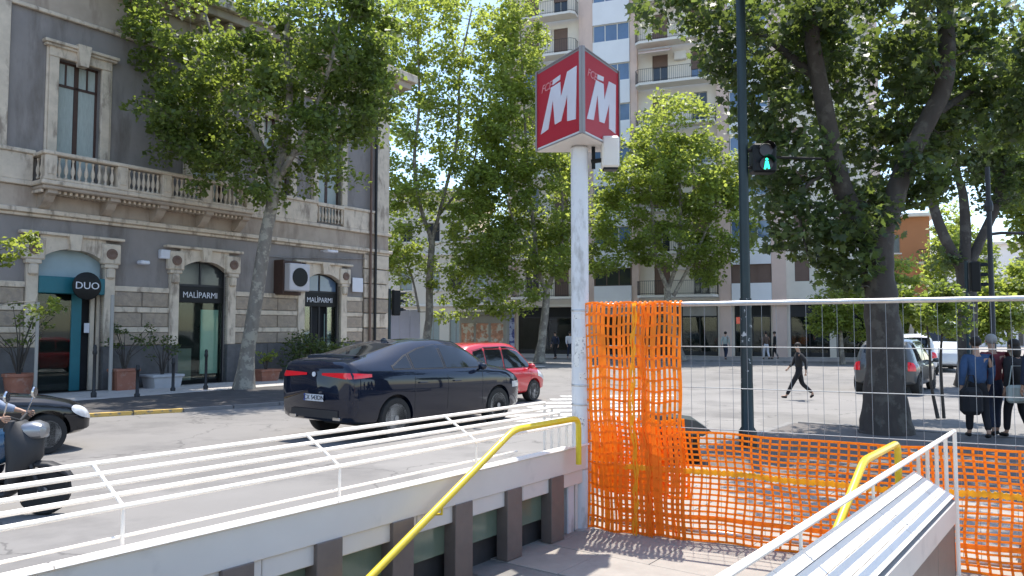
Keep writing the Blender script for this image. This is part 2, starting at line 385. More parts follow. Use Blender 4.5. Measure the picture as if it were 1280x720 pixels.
def low_wall(name, label, rot, n_in, sgn, t_end, t_start, det):
    """parapet: inclined slatted coping falling away from the stairs, fascia, pilasters, glass band; sgn=+1 left wall"""
    th = thing(name, label, 'wall', (0,0,0), rot)
    Y = lambda d: n_in+sgn*d          # d: distance outward from the inner face
    def bx(m, x0, x1, d0, d1, z0, z1, bev=.006):
        a, c = sorted((Y(d0), Y(d1))); m.bbox(x0, x1, a, c, z0, z1, bev); return m
    # four long slats with joints
    w_, drop = .262, .15
    L = Vector((0, sgn*w_, -drop)); Ln = L.normalized(); up = Vector((1,0,0)).cross(Ln)*(1 if sgn > 0 else -1)
    if up.z < 0: up = -up
    sw = L.length/4
    xs = [t_start, t_start+1.9]
    while xs[-1]+1.62 < t_end-.5: xs.append(xs[-1]+1.62)
    xs.append(t_end-.34); xs.append(t_end)
    for k in range(4):
        for a, c in zip(xs[:-1], xs[1:]):
            m = MB(); cc = Vector(((a+c)/2, n_in-sgn*.02, .80))+Ln*(sw*(k+.5))-up*.008
            m.obox(cc, ((c-a)/2-.003, 0, 0), Ln*(sw*.5-.002), up*.008)
            m.build('slat', M_['white'], th)
    if sgn > 0:
        for a, c in zip(xs[:-2], xs[1:-1]):
            bx(MB(), a+.002, c-.002, -.012, .045, .772, .803).build('edge_slat', M_['white'], th)
    m = MB(); m.prism([(t_start, 0), (t_end-.012, 0), (t_end-.012, 1), (t_start, 1)],
        lambda a, b_: (a, Y(.01+(w_-.03)*b_), .755-drop*b_), lambda a, b_: (a, Y(.01+(w_-.03)*b_), .770-drop*b_)); m.build('coping_bed', M_['kerb'], th)
    # inner fascia
    m = bx(MB(), t_start, t_end-.01, 0.0, .035, .56, .775); m.build('fascia', M_['panel'], th)
    m = bx(MB(), t_start, t_end-.012, .222, .25, .46, .618); m.build('fascia', M_['panel'], th)
    xsn = [t_start]
    while xsn[-1] < t_end-.02: xsn.append(min(xsn[-1]+1.25, t_end-.02))
    for a, c in zip(xsn[:-1], xsn[1:]):
        m = bx(MB(), a+.002, c-.002, .02, .055, .435, .562); m.build('panel', M_['panel'], th)
    t = 5.63-9*.63
    while t < t_end-.1:
        if t > t_start:
            m = bx(MB(), t-.1, t+.1, -.012, .10, -.9 if t < 4.8 else .008, .566, .004); m.build('pilaster', M_['bronze'], th)
        t += .63
    m = bx(MB(), t_start, t_end-.03, .10, .118, .20, .436, .002); m.build('glass_band', M_['glass_green'], th)
    m = bx(MB(), t_start, t_end-.03, .16, .24, -.02, .50, .002); m.build('core', M_['darkstone'], th)
    m = bx(MB(), t_end-.12, t_end-.005, .06, .22, .006, .60, .006); m.build('end_post', M_['panel'], th)
    if sgn < 0:
        for a in np.arange(t_start, t_end-.2, .9):
            m = bx(MB(), a+.003, min(a+.9, t_end-.13)-.003, .235, .25, .006, .47, .002); m.build('outer_panel', M_['bronze'], th)
    return th
low_wall('stair_parapet', 'long low wall left of the stairs with brown pilasters and green glass band', A_D, 3.72, 1, 6.15, -3.6, True)
low_wall('stair_parapet', 'near slatted white parapet sloping in the bottom right corner', A_D2, 1.19, -1, 6.35, -3.4, True)

def grille(label, rot, n_in, sgn, ts, t_end, inc, zin=.96):
    th = thing('railing', label, 'railing', (0,0,0), rot)
    dy, dz = inc; r = .0145
    P = lambda t, q: (t, n_in+sgn*dy*q, zin+dz*q)
    for k in range(5):
        q = k/4; e = t_end
        m = MB(); m.tube([P(-4.2, q), P(e-.03, q), P(e, q), (e+.005, P(e, q)[1], P(e, q)[2]-.03), (e+.005, P(e, q)[1], .003)], r, 8)
        m.build('rail', M_['white'], th, smooth=True)
    for t in ts:
        m = MB(); m.tube([(t, n_in, .70), (t, n_in, zin), P(t, 1)], .010, 8); m.build('post', M_['white'], th, smooth=True)
    if sgn > 0:
        m = MB(); m.tube([(-4.2, n_in+.01, .808), (t_end-.9, n_in+.01, .808)], .009, 8); m.build('rail', M_['white'], th, smooth=True)
    return th
grille('leaning grille of five white rails above the left stair wall', A_D, 3.90, 1, [-2.26, -.86, .54, 1.94, 3.34, 4.74], 6.2, (.34, .175))
grille('leaning white railing along the right slatted parapet', A_D2, 1.22, -1, [-.42, .98, 2.38, 3.78, 5.18], 6.57, (.25, .19), .90)

def bent(pts, r, n=10, rad=.09):   # rounded corners
    out = [Vector(pts[0])]
    for a, b_, c in zip(pts[:-2], pts[1:-1], pts[2:]):
        a, b_, c = Vector(a), Vector(b_), Vector(c); u = (a-b_).normalized(); w_ = (c-b_).normalized()
        for q in range(5):
            s_ = q/4; out.append(b_+u*rad*(1-s_)**2+w_*rad*s_**2)
    out.append(Vector(pts[-1])); return MB().tube(out, r, n)
def handrail(label, rot, n, pts, brk):
    th = thing('handrail', label, 'handrail', (0,0,0), rot)
    bent([(p[0], n, p[1]) for p in pts], .026, 12).build('tube', M_['yellow'], th, smooth=True)
    for t, z, s_ in brk:
        m = MB(); m.tube([(t, n, z-.01), (t, n, z-.07), (t, n+s_*.11, z-.09)], .009, 6); m.build('bracket', M_['yellow'], th, smooth=True)
    return th
handrail('yellow tubular handrail running down the left side of the stairs', A_D, 3.60,
    [(5.80, .66), (5.80, 1.065), (4.84, 1.065), (3.30, .29), (-2, -2.37)], [(4.0,.64,1), (2.4,-.165,1)])
handrail('short yellow handrail standing behind the right slatted parapet', A_D2, 1.33,
    [(6.42, .60), (6.42, .985), (5.42, .985), (4.82, .69), (-1.2, -2.3)], [(4.2,.38,-1)])

# pole of the metro sign, its square post, the triangular sign and the lamp box
px, py = .645, 7.2
pole = thing('sign_pole', 'tall scuffed white round pole at the end of the left stair wall', 'pole', (px, py, 0))
MB().lathe([(.083,.0),(.083,3.58),(.06,3.60)], 20).build('shaft', M_['polew'], pole, smooth=True)
for z in (.55, 1.14, 1.32, 2.02):
    MB().lathe([(.0845,z),(.0865,z+.004),(.0865,z+.016),(.0845,z+.02)], 20).build('clamp_band', M_['steel'], pole, smooth=True)
MB().lathe([(.13,.0),(.13,.012),(.10,.02)], 16).build('foot_plate', M_['steel'], pole)
M_['stk'] = mat('sticker', (.72,.70,.66), .6, var=.1, scale=30, col2=(.3,.28,.28), mask=(.55,.6), mscale=40)
for ang, z, w_, h_ in ((-1.7,1.62,.10,.16), (-1.3,1.38,.09,.07), (-1.9,1.95,.12,.05), (-1.5,1.75,.12,.03), (-1.6,.95,.06,.09), (-2.1,1.5,.05,.12)):
    g = [[(.0842*math.cos(ang+a), .0842*math.sin(ang+a), z+q) for a in np.linspace(-w_/.168, w_/.168, 7)] for q in (0, h_)]
    MB().grid(g).build('sticker', M_['stk'], pole, smooth=True)
post = MB(); post.bbox(-.055, .055, -.05, .05, 0, .56, .008)
o = post.build('short_post', M_['polew']); tag(o, 'short square white post beside the foot of the metro pole', 'post'); o.location = (.50, 7.06, 0); o.rotation_euler[2] = A_D

sg = thing('metro_sign', 'red three sided metro sign with white M on top of the white pole', 'sign', (px, py, 3.61))
sa, sH = .835, .80
Rr = sa/math.sqrt(3)
a0 = math.atan2(6.7-7.19, .635-.65)       # direction of the near edge
V = [Vector((Rr*math.cos(a0+k*2*PI/3), Rr*math.sin(a0+k*2*PI/3), 0)) for k in range(3)]
def tri(s_, z): return [(v.x*s_, v.y*s_, z) for v in V]
m = MB(); m.add(tri(.985, .0)+tri(.985, .03)+tri(.90, -.012)+tri(.2, -.01), [(0,1,4,3),(1,2,5,4),(2,0,3,5),(0,6,7,1),(1,7,8,2),(2,8,6,0),(6,9,10,7),(7,10,11,8),(8,11,9,6),(11,10,9)]); m.build('underside', M_['soffit'], sg)
m = MB(); m.add(tri(.985, sH-.03)+tri(.985, sH)+tri(.15, sH+.02), [(0,1,4,3),(1,2,5,4),(2,0,3,5),(3,4,7,6),(4,5,8,7),(5,3,6,8),(6,7,8)]); m.build('roof_cap', M_['rim'], sg)
for k in range(3):
    A_, B_ = V[k], V[(k+1) % 3]          # seen from outside: right hand vertex order
    d = (B_-A_).normalized(); nn = Vector((d.y, -d.x, 0))
    if nn.dot((A_+B_)/2) < 0: nn = -nn
    # from outside left to right
    right = Vector((0,0,1)).cross(nn)
    lft, rgt = (A_, B_) if (B_-A_).dot(right) > 0 else (B_, A_)
    F = lambda u, v_, o_: tuple(lft.lerp(rgt, u)+Vector((0,0,v_*sH))+nn*o_)
    m = MB(); m.prism([(.02,.02),(.98,.02),(.98,.98),(.02,.98)], lambda a,b_: F(a,b_,-.03), lambda a,b_: F(a,b_,-.006))
    fo = m.build('face', M_['red'], sg)
    m = MB()
    e = .013
    for poly in ([(0,0),(1,0),(1,e),(0,e)], [(0,1-e),(1,1-e),(1,1),(0,1)], [(0,e),(e,e),(e,1-e),(0,1-e)], [(1-e,e),(1,e),(1,1-e),(1-e,1-e)]):
        m.prism(poly, lambda a,b_: F(a,b_,-.032), lambda a,b_: F(a,b_,.004))
    m.build('frame', M_['rim'], fo)
    mm = [[(.12,.19),(.285,.215),(.385,.53),(.395,.53),(.435,.235),(.565,.245),(.70,.52),(.695,.21),(.865,.19),(.89,.80),(.70,.79),(.565,.52),(.55,.715),(.355,.705)]]
    m = MB(); m.prism(mm[0], lambda a,b_: F(a,b_,-.006), lambda a,b_: F(a,b_,.0))
    m.build('letter_m', M_['signw'], fo)
    # small slanted strip over the letter: pale part and pink lettering
    m = MB(); m.prism([(.385,.725),(.545,.745),(.555,.80),(.395,.785)], lambda a,b_: F(a,b_,-.006), lambda a,b_: F(a,b_,.0)); m.build('small_bar', M_['signw'], fo)
    p = Vector(F(.245, .735, -.003)); text('small_letters', 'FCE', .105, M_['signp'], fo, frame_matrix(p, right), .004, shear=.35, sx=1.1, bold=.001)
lb = thing('box_lamp', 'white box lamp hanging from a bracket beside the metro sign', 'lamp', (.680, 7.2, 3.435))
m = MB(); m.bbox(.17, .335, -.12, .03, -.055, .245, .018); m.build('housing', M_['lampw'], lb)
m = MB(); m.bbox(.185, .32, -.105, .015, -.075, -.053, .004); m.build('lens', M_['black'], lb)
m = MB(); m.tube([(.08,0,.02),(.18,-.03,.03)], .022, 8); m.tube([(.1,0,-.05),(.1,0,.2)], .018, 8); m.build('bracket', M_['black'], lb, smooth=True)

# ------------------------------------------------------------------ temporary fence and nets
FP = Vector((.72, 7.2, 0)); FD = Vector((.904, -.427, 0)); FR = math.atan2(-.427, .904)
def fence_panel(s0, label):
    th = thing('site_fence', label, 'fence', FP+FD*s0, FR, 'temporary fence panels')
    L = 3.5
    m = MB(); m.tube([(0,0,2.075),(L,0,2.085)], .021, 10); m.build('top_rail', M_['steel'], th, smooth=True)
    m = MB(); m.tube([(0,0,.09),(L,0,.09)], .021, 10); m.build('bottom_rail', M_['steel'], th, smooth=True)
    for x in (0, L):
        m = MB(); m.tube([(x,0,.0),(x,0,2.08)], .021, 10); m.build('upright', M_['steel'], th, smooth=True)
    me = None
    for i in range(1, 29):
        x = i*L/29
        if me is None: o = MB().tube([(0,0,.09),(0,0,2.075)], .0020, 5).build('wire', M_['wire'], th, smooth=True); me = o.data
        else: o = link('wire', me, th)
        o.location[0] = x+rng.uniform(-.004, .004); o.rotation_euler[1] = rng.uniform(-.002, .002)
    me = None
    for z in (.26, .62, .98, 1.34, 1.70):
        if me is None: o = MB().tube([(0,0,0),(L,0,0)], .0042, 6).build('cross_wire', M_['wire'], th, smooth=True); me = o.data
        else: o = link('cross_wire', me, th)
        o.location = (0, -.006, z)
    return th
fence_panel(.0, 'steel mesh fence panel behind the orange net right of the metro pole')
fence_panel(3.56, 'steel mesh fence panel at the right edge nearest the camera')
for i, s_ in ((1, 3.53),):
    m = MB(); m.bbox(-.33, .33, -.12, .12, .004, .14, .03)
    o = m.build('fence_foot', M_['kerb']); tag(o, ['concrete foot block under the fence beside the metro pole', 'concrete foot block under the joint of two fence panels'][i], 'block')
    o.location = FP+FD*s_; o.rotation_euler[2] = FR+PI/2

def ribbon(mb, pts, wv, tn=.0012):   # flat strand with width vector per point
    n = len(pts); vs = []
    for p, w_ in zip(pts, wv):
        p = Vector(p); w_ = Vector(w_); vs += [p-w_+Vector((0,-tn,0)), p+w_+Vector((0,-tn,0)), p+w_+Vector((0,tn,0)), p-w_+Vector((0,tn,0))]
    fs = [(i*4+k, i*4+(k+1) % 4, i*4+4+(k+1) % 4, i*4+4+k) for i in range(n-1) for k in range(4)]
    mb.add(vs, fs)
def low_net(s0, s1, label, ph):
    th = thing('safety_net', label, 'safety net', FP+FD*s0, FR, 'orange nets on the fence'); L = s1-s0
    def W(x, z):
        sag = .010*math.sin(x*2.1+ph)+.005*math.sin(x*7.3+ph*2)
        return (x+.012*math.sin(z*9+x*3+ph), -.045-.03*math.sin(x*3.1+ph+z*2)*math.sin(z*3.2)-.012*math.sin(x*11+z*7), z+sag*(.4+.6*z))
    zs = [.02+.0485*i for i in range(20)]; mesh = MB(); ob = MB(); yb = MB()
    xs = np.arange(0, L+.03, .037)
    for i, z in enumerate(zs):
        if i in (12,): continue
        w_ = .0085 if i not in (0, 19) else .010
        if i == 4: continue
        ribbon(mesh, [W(x, z) for x in xs], [(0,0,w_)]*len(xs))
    zz = np.linspace(.02, .942, 39)
    for x in np.arange(0, L+.01, .074):
        ribbon(mesh, [W(x, z) for z in zz], [(.0095,0,0)]*len(zz), .0016)
    mesh.build('mesh', M_['orange'], th)
    xs2 = np.arange(0, L+.01, .0125)
    ribbon(yb, [W(x, .60+.003*math.sin(x*60)) for x in xs2], [(.0,0,.024+.006*math.sin(x*170))for x in xs2], .004); yb.build('yellow_band', M_['ybraid'], th)
    ribbon(ob, [W(x, .21) for x in xs2], [(0,0,.020)]*len(xs2), .003); ob.build('orange_band', M_['obraid'], th)
    return th
low_net(.30, 3.50, 'low orange safety net with a yellow band tied along the fence', .4)
low_net(3.52, 6.8, 'end of the low orange net at the right picture edge', 2.0)
def tall_net():
    th = thing('safety_net', 'tall orange net hung over the fence top beside the white metro pole', 'safety net', FP, FR, 'orange nets on the fence')
    def W(x, z, lay):
        f = .02*math.sin(x*15+z*1.3)+.012*math.sin(x*31+2*z+1)
        sway = .018*math.sin(z*2.2+x*2)*(1-z/2.1)+.005*math.sin(z*9+x*3)
        return (x+sway+(.03 if lay else 0)*math.sin(z*3), (-.075 if not lay else .045)+f, z+.012*math.sin(x*20+z*3))
    for lay in (0, 1):
        mesh = MB(); xs = np.arange(.0, .90, .0465); zz = np.arange(.02 if not lay else .35, 2.10 if not lay else 1.05, .03)
        for i, x in enumerate(xs):
            ribbon(mesh, [W(x, z, lay) for z in zz], [(.0142*(1+.25*math.sin(z*5+i*1.7))+.008*(i in (4, 12, 14)),0,0) for z in zz])
        for z in np.arange(.03 if not lay else .36, 2.09 if not lay else 1.04, .098):
            xx = np.linspace(0, .883, 46)
            ribbon(mesh, [W(x, z, lay) for x in xx], [(0,0,.0105)]*len(xx), .0016)
        mesh.build('mesh', M_['orange'], th)
    # fold over the rail
    mesh = MB()
    for x in np.arange(.0, .93, .0465):
        ribbon(mesh, [(x,-.072,2.06),(x,-.045,2.10),(x,-.01,2.112),(x,.03,2.10),(x,.05,2.06)], [(.008,0,0)]*5)
    mesh.build('top_fold', M_['orange'], th)
    # knots where layers are bunched: gathered rolls
    for x0, c, nm in ((.475, M_['ybraid'], 'yellow_band'), (.57, M_['obraid'], 'orange_band')):
        m = MB(); zz = np.arange(.0, 2.10, .022); amp = .035 if nm[0] == 'y' else .012
        pts = []
        for z in zz:
            p = W(x0, z, 0); pts.append((p[0]+amp*math.sin(z*3.0+.5)*(1-z/2.4)-(.06*(1-z/2.1)**2 if nm[0] == 'y' else 0), p[1]-.014, z))
        for q in (-.012, .012):
            ribbon(m, [(p[0]+q*(1+.6*math.sin(z*23+q*90)), p[1]-.004*(q > 0), p[2]) for p, z in zip(pts, zz)], [(.0085+.004*math.sin(z*41+q*200),0,0) for z in zz], .004)
        m.build(nm, c, th)
    # end wrapped behind the pole
    m = MB()
    for x in (-.16, -.135, -.11, -.06, -.02):
        zz = np.arange(1.30, 2.0, .03); ribbon(m, [(x+.008*math.sin(z*11), .06+.01*math.sin(z*9), z) for z in zz], [(.008,0,0)]*len(zz))
    for z in np.arange(1.31, 1.99, .075):
        ribbon(m, [(x, .06, z) for x in (-.165, -.1, -.02, .02)], [(0,0,.007)]*4)
    m.build('wrapped_end', M_['orange'], th)
tall_net()

# ------------------------------------------------------------------ building materials
M_['stucco'] = mat('grey_stucco', (.24,.215,.20), .9, var=.16, scale=1.1, bump=.15, bscale=25, stretch=(1,1,.5), col2=(.15,.13,.115), mask=(.50,.66), mscale=.9, mstretch=(1.4,1.4,.35))
M_['stuccob'] = mat('brown_stucco', (.40,.325,.255), .9, var=.16, scale=1.4, bump=.15, col2=(.26,.20,.155), mask=(.5,.68), mscale=1.2, mstretch=(1.5,1.5,.4))
M_['stone'] = mat('pale_stone', (.57,.48,.375), .85, var=.16, scale=3, bump=.25, bscale=22, col2=(.28,.225,.175), mask=(.52,.66), mscale=2.2, mstretch=(1.6,1.6,.5))
M_['rust'] = mat('rough_stone', (.33,.265,.20), .95, var=.2, scale=7, bump=.7, bscale=14, col2=(.25,.205,.17), mask=(.48,.68), mscale=5)
M_['plinth'] = mat('lava_plinth', (.105,.10,.10), .8, var=.25, scale=5, bump=.3)
M_['rosette'] = mat('brown_rosette', (.16,.10,.075), .8, var=.2)
M_['wood'] = mat('brown_wood', (.06,.03,.022), .6, var=.2, scale=8)
M_['curtain'] = mat('pale_curtain', (.36,.40,.37), .8, var=.15, scale=8, stretch=(3,3,.5))
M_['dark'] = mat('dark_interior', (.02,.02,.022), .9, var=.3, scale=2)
M_['teal'] = mat('teal_panel', (.010,.13,.16), .5, var=.1)
M_['teal_l'] = mat('pale_blue_panel', (.30,.38,.40), .6, var=.1, scale=2)
M_['cream'] = mat('cream_render', (.75,.67,.56), .9, var=.07, scale=.8, col2=(.66,.58,.48), mask=(.55,.75), mscale=.5, mstretch=(1,1,.3))
M_['pink'] = mat('pink_render', (.70,.52,.43), .9, var=.08, scale=.7, col2=(.50,.37,.31), mask=(.55,.75), mscale=.6, mstretch=(1,1,.3))
M_['whitep'] = mat('white_render', (.80,.78,.77), .85, var=.05, scale=.8)
M_['awhite'] = mat('slab_white', (.74,.69,.62), .85, var=.08, scale=1)
M_['glassb'] = mat('window_glass', (.10,.16,.26), .08, var=.3, scale=.4, spec=.9)
M_['glassd'] = mat('dark_glass', (.03,.035,.04), .08, var=.3, scale=.6, spec=.7)
M_['shutter'] = mat('brown_shutter', (.16,.10,.075), .7, var=.1, scale=2)
M_['iron'] = mat('black_iron', (.02,.02,.022), .5, metal=.2)
M_['orangeb'] = mat('orange_render', (.46,.20,.09), .9, var=.08, scale=.6)
M_['greyb'] = mat('grey_render', (.36,.34,.31), .9, var=.12, scale=.8, col2=(.25,.23,.21), mask=(.52,.7), mscale=.6)
M_['terra'] = mat('terracotta', (.30,.12,.075), .8, var=.15, scale=6, col2=(.36,.22,.17), mask=(.55,.7), mscale=4)
M_['soil'] = mat('soil', (.04,.03,.02), .95, var=.3, scale=20)
def glass_mat(name, tint, gl):
    m = bpy.data.materials.new(name); m.use_nodes = True; n = m.node_tree.nodes; l = m.node_tree.links
    n.remove(n['Principled BSDF'])
    t = n.new('ShaderNodeBsdfTransparent'); t.inputs[0].default_value = (*tint, 1)
    g = n.new('ShaderNodeBsdfGlossy'); g.inputs['Roughness'].default_value = .03
    fr = n.new('ShaderNodeFresnel'); fr.inputs[0].default_value = 1.5
    ad = n.new('ShaderNodeMath'); ad.operation = 'ADD'; ad.inputs[1].default_value = gl; l.new(fr.outputs[0], ad.inputs[0])
    ms = n.new('ShaderNodeMixShader'); l.new(ad.outputs[0], ms.inputs[0]); l.new(t.outputs[0], ms.inputs[1]); l.new(g.outputs[0], ms.inputs[2])
    l.new(ms.outputs[0], n['Material Output'].inputs[0]); return m
M_['shopglass'] = glass_mat('shop_glass', (.80,.88,.84), -.01)
M_['carglass'] = glass_mat('car_glass', (.28,.31,.31), .05)

def wall_holes(mb, x0, x1, z0, z1, y, holes, rev):
    xs = sorted({x0, x1, *[h[0] for h in holes], *[h[1] for h in holes]}); zs = sorted({z0, z1, *[h[2] for h in holes], *[h[3] for h in holes]})
    xs = [x for x in xs if x0 <= x <= x1]; zs = [z for z in zs if z0 <= z <= z1]
    inh = lambda x, z: any(h[0] < x < h[1] and h[2] < z < h[3] for h in holes)
    for a, b in zip(xs[:-1], xs[1:]):
        for c, d in zip(zs[:-1], zs[1:]):
            if not inh((a+b)/2, (c+d)/2): mb.add([(a,y,c),(b,y,c),(b,y,d),(a,y,d)], [(0,1,2,3)])
    for h in holes:
        a, b, c, d = h
        mb.add([(a,y,c),(a,y,d),(a,y+rev,d),(a,y+rev,c)], [(0,1,2,3)]); mb.add([(b,y,c),(b,y+rev,c),(b,y+rev,d),(b,y,d)], [(0,1,2,3)])
        mb.add([(a,y,d),(b,y,d),(b,y+rev,d),(a,y+rev,d)], [(0,1,2,3)]); mb.add([(a,y,c),(a,y+rev,c),(b,y+rev,c),(b,y,c)], [(0,1,2,3)])

# ------------------------------------------------------------------ grey palace on the left
pal = thing('palace', 'grey two storey palace with stone balcony and arched shop doors on the left', 'building', AF, AFR)
DO = [(-6.6,-4.7,4.28),(-2.2,-.32,4.25),(3.15,5.05,4.15)]
WN = [-5.58,-1.15,1.75,4.42]
X0, X1, DEP = -22, 7.8, 14
holes = [(a,b,0,t) for a,b,t in DO]+[(c-.63,c+.63,6.25,9.98) for c in WN]+[(-11.2,-9.4,0,4.2),(-10.9,-9.65,6.25,9.98),(-15.9,-14.6,6.25,9.98)]
m = MB(); wall_holes(m, X0, X1, 0, 13.4, 0, holes, .35)
m.add([(X1,0,0),(X1,DEP,0),(X1,DEP,13.4),(X1,0,13.4)], [(0,1,2,3)]); m.add([(X0,0,0),(X0,0,13.4),(X0,DEP,13.4),(X0,DEP,0)], [(0,1,2,3)])
m.add([(X0,DEP,0),(X0,DEP,13.4),(X1,DEP,13.4),(X1,DEP,0)], [(0,1,2,3)])
m.build('wall', M_['stucco'], pal)
m = MB(); m.box(X0-.3, X1+.3, -.3, DEP, 13.4, 13.75); m.build('roof', M_['stuccob'], pal)
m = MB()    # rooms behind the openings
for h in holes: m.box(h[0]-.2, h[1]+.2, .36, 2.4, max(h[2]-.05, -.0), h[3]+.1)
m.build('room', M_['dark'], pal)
def gaps(z0, z1, segs, cut):
    out = []
    for a, b in segs:
        cur = a
        for c, d in cut:
            if c > cur and c < b: out.append((cur, min(c, b))); cur = d
            elif d > cur and c <= cur: cur = d
        if cur < b: out.append((cur, b))
    return out
cut = sorted([(a-.33, b+.33) for a, b, _ in DO]+[(-11.5,-9.1)])
segs = gaps(0, 0, [(X0+.02, 6.3)], cut)
for a, b in segs:
    if b-a < .15: continue
    n = max(1, round((b-a)/1.3)); 
    for i in range(n):
        x0, x1 = a+(b-a)*i/n, a+(b-a)*(i+1)/n
        m = MB(); m.bbox(x0+.006, x1-.006, -.10, -.0, 0, 1.33, .012); m.build('plinth_stone', M_['plinth'], pal)
    for k, (z0, z1) in enumerate(((1.34,1.76),(1.93,2.40),(2.58,3.06))):
        n = max(1, round((b-a)/.92)); 
        for i in range(n):
            j = .0
            x0, x1 = a+(b-a)*i/n, a+(b-a)*(i+1)/n
            m = MB(); m.bbox(x0+.012, x1-.012, -.055-rng.random()*.02, -.0, z0+.01, z1-.01, .02); m.build('stone_block', M_['rust'], pal)
    for z in (1.76, 2.40, 3.06):
        m = MB(); m.bbox(a, b, -.085, -.0, z, z+.17, .015); m.build('stone_course', M_['stone'], pal)
def arch_poly(a, b, zs, zt, n=12):   # arc from (a,zs) to (b,zs) rising to zt
    h = zt-zs; w_ = (b-a)/2; Rr = (w_*w_+h*h)/(2*h); cz = zt-Rr; cx = (a+b)/2; th = math.asin(w_/Rr)
    return [(cx+Rr*math.sin(-th+2*th*i/n), cz+Rr*math.cos(-th+2*th*i/n)) for i in range(n+1)]
for di, (a, b, zt) in enumerate(DO):
    sp = zt-.36
    arc = arch_poly(a, b, sp, zt-.02)
    # spandrel stone with the arch cut out
    m = MB()
    top = [(x, zt+.36) for x, z in arc]
    P = [[(x, y, z) for (x, z) in arc] for y in (-.13,)]+[[(x, -.13, z) for (x, z) in top]]
    m.grid(P); m.grid([[(x, .22, z) for x, z in arc], [(x, -.13, z) for x, z in arc]]); m.grid([[(x, -.13, z) for x, z in top], [(x, .0, z) for x, z in top]])
    m.build('arch', M_['stone'], pal)
    for sx in (-1, 1):
        e = a if sx < 0 else b; o_ = e+sx*.33
        x0, x1 = sorted((e, o_))
        m = MB(); m.bbox(x0, x1, -.12, .10, 1.33, zt-.52, .015); m.build('jamb', M_['stone'], pal)
        m = MB(); m.bbox(x0, x1, -.14, .10, 0, 1.325, .012); m.build('jamb', M_['plinth'], pal)
        m = MB(); m.bbox(x0-.05, x1+.05, -.20, .06, zt-.52, zt-.40, .02); m.bbox(x0+.03, x1-.03, -.22, .0, zt-.85, zt-.52, .05); m.build('capital', M_['stone'], pal)
        xc = e+sx*.16
        m = MB(); m.bbox(xc-.30, xc+.30, -.20, .0, zt-.40, zt+.24, .04); o = m.build('corner_block', M_['stone'], pal)
        m = MB(); m.lathe([(.17,0),(.17,.03),(.10,.05),(.06,.02)], 14, axis='y'); 
        r = m.build('rosette', M_['rosette'], o, smooth=True); r.location = (xc, -.20, zt-.08); r.rotation_euler[2] = PI
    cx = (a+b)/2
    m = MB(); m.prism([(cx-.13,zt-.06),(cx+.13,zt-.06),(cx+.19,zt+.42),(cx-.19,zt+.42)], lambda p,q: (p,-.26,q), lambda p,q: (p,0,q)); m.build('keystone', M_['stone'], pal)
    m = MB(); m.bbox(a-.55, b+.55, -.24, .0, zt+.34, zt+.43, .02); m.build('hood_mould', M_['stone'], pal)
def window(parent, c, w_, z0, z1, y=.22):
    m = MB(); a, b = c-w_/2, c+w_/2; t = .07
    for x0, x1, q0, q1 in ((a,a+t,z0,z1),(b-t,b,z0,z1),(c-t*.9,c+t*.9,z0,z1),(a,b,z1-t,z1),(a,b,z1-.78,z1-.70),(c-w_/4-.025,c-w_/4+.025,z1-.72,z1-t),(c+w_/4-.025,c+w_/4+.025,z1-.72,z1-t)):
        m.box(x0, x1, y-.03, y+.03, q0, q1)
    f = m.build('window', M_['wood'], parent)
    for x0, x1, q0, q1 in ((a+t,c-t,z0,z1-.78),(c+t,b-t,z0,z1-.78),(a+t,c-w_/4-.02,z1-.70,z1-t),(c-w_/4+.02,c-t,z1-.70,z1-t),(c+t,c+w_/4-.02,z1-.70,z1-t),(c+w_/4+.02,b-t,z1-.70,z1-t)):
        m = MB(); m.box(x0, x1, y-.004, y+.002, q0, q1); m.build('pane', M_['curtain'], f)
    return f
for c in WN+[-10.275, -15.25]:
    window(pal, c, 1.26, 6.25, 9.98)
    for sx in (-1, 1):
        x0, x1 = sorted((c+sx*.63, c+sx*.90)); m = MB(); m.bbox(x0, x1, -.10, .05, 6.3, 9.98, .015)
        m.bbox(*sorted((c+sx*.90, c+sx*.97)), -.05, 0, 6.3, 10.4, .01); m.build('jamb', M_['stone'], pal)
    m = MB(); m.bbox(c-.92, c+.92, -.12, .05, 9.98, 10.34, .015); m.build('lintel', M_['stone'], pal)
    m = MB(); m.bbox(c-1.10, c+1.10, -.26, 0, 10.34, 10.44, .02); m.bbox(c-1.05, c+1.05, -.20, 0, 10.26, 10.34, .02); m.build('hood_mould', M_['stone'], pal)
    m = MB(); m.prism([(c-.12,9.85),(c+.12,9.85),(c+.2,10.5),(c-.2,10.5)], lambda p,q: (p,-.30,q), lambda p,q: (p,-.02,q)); m.build('keystone', M_['stone'], pal)
for nm, z0, z1, dp, mm in (('string_course',5.12,5.22,.10,'stone'),('string_course',5.22,5.36,.20,'stone'),('frieze',5.36,6.0,.06,'stuccob'),('sill_course',6.0,6.14,.16,'stone'),
        ('string_course',11.2,11.32,.12,'stone'),('frieze',11.32,12.5,.05,'stuccob'),('cornice',12.5,12.75,.35,'stone'),('cornice',12.75,13.05,.75,'stuccob'),('cornice',13.05,13.4,.95,'stone')):
    m = MB(); m.bbox(X0, X1+dp, -dp, 0, z0, z1, .02); m.box(X1, X1+dp, 0, DEP, z0+.02, z1-.02); m.build(nm, M_[mm], pal)
me = None
for i in range(40):        # brackets under the roof cornice
    x = -14+i*.55
    if me is None: o = MB().bbox(-.09,.09,-.68,-.05,12.45,12.74,.03).build('cornice_bracket', M_['stuccob'], pal); me = o.data
    else: o = link('cornice_bracket', me, pal)
    o.location[0] = x
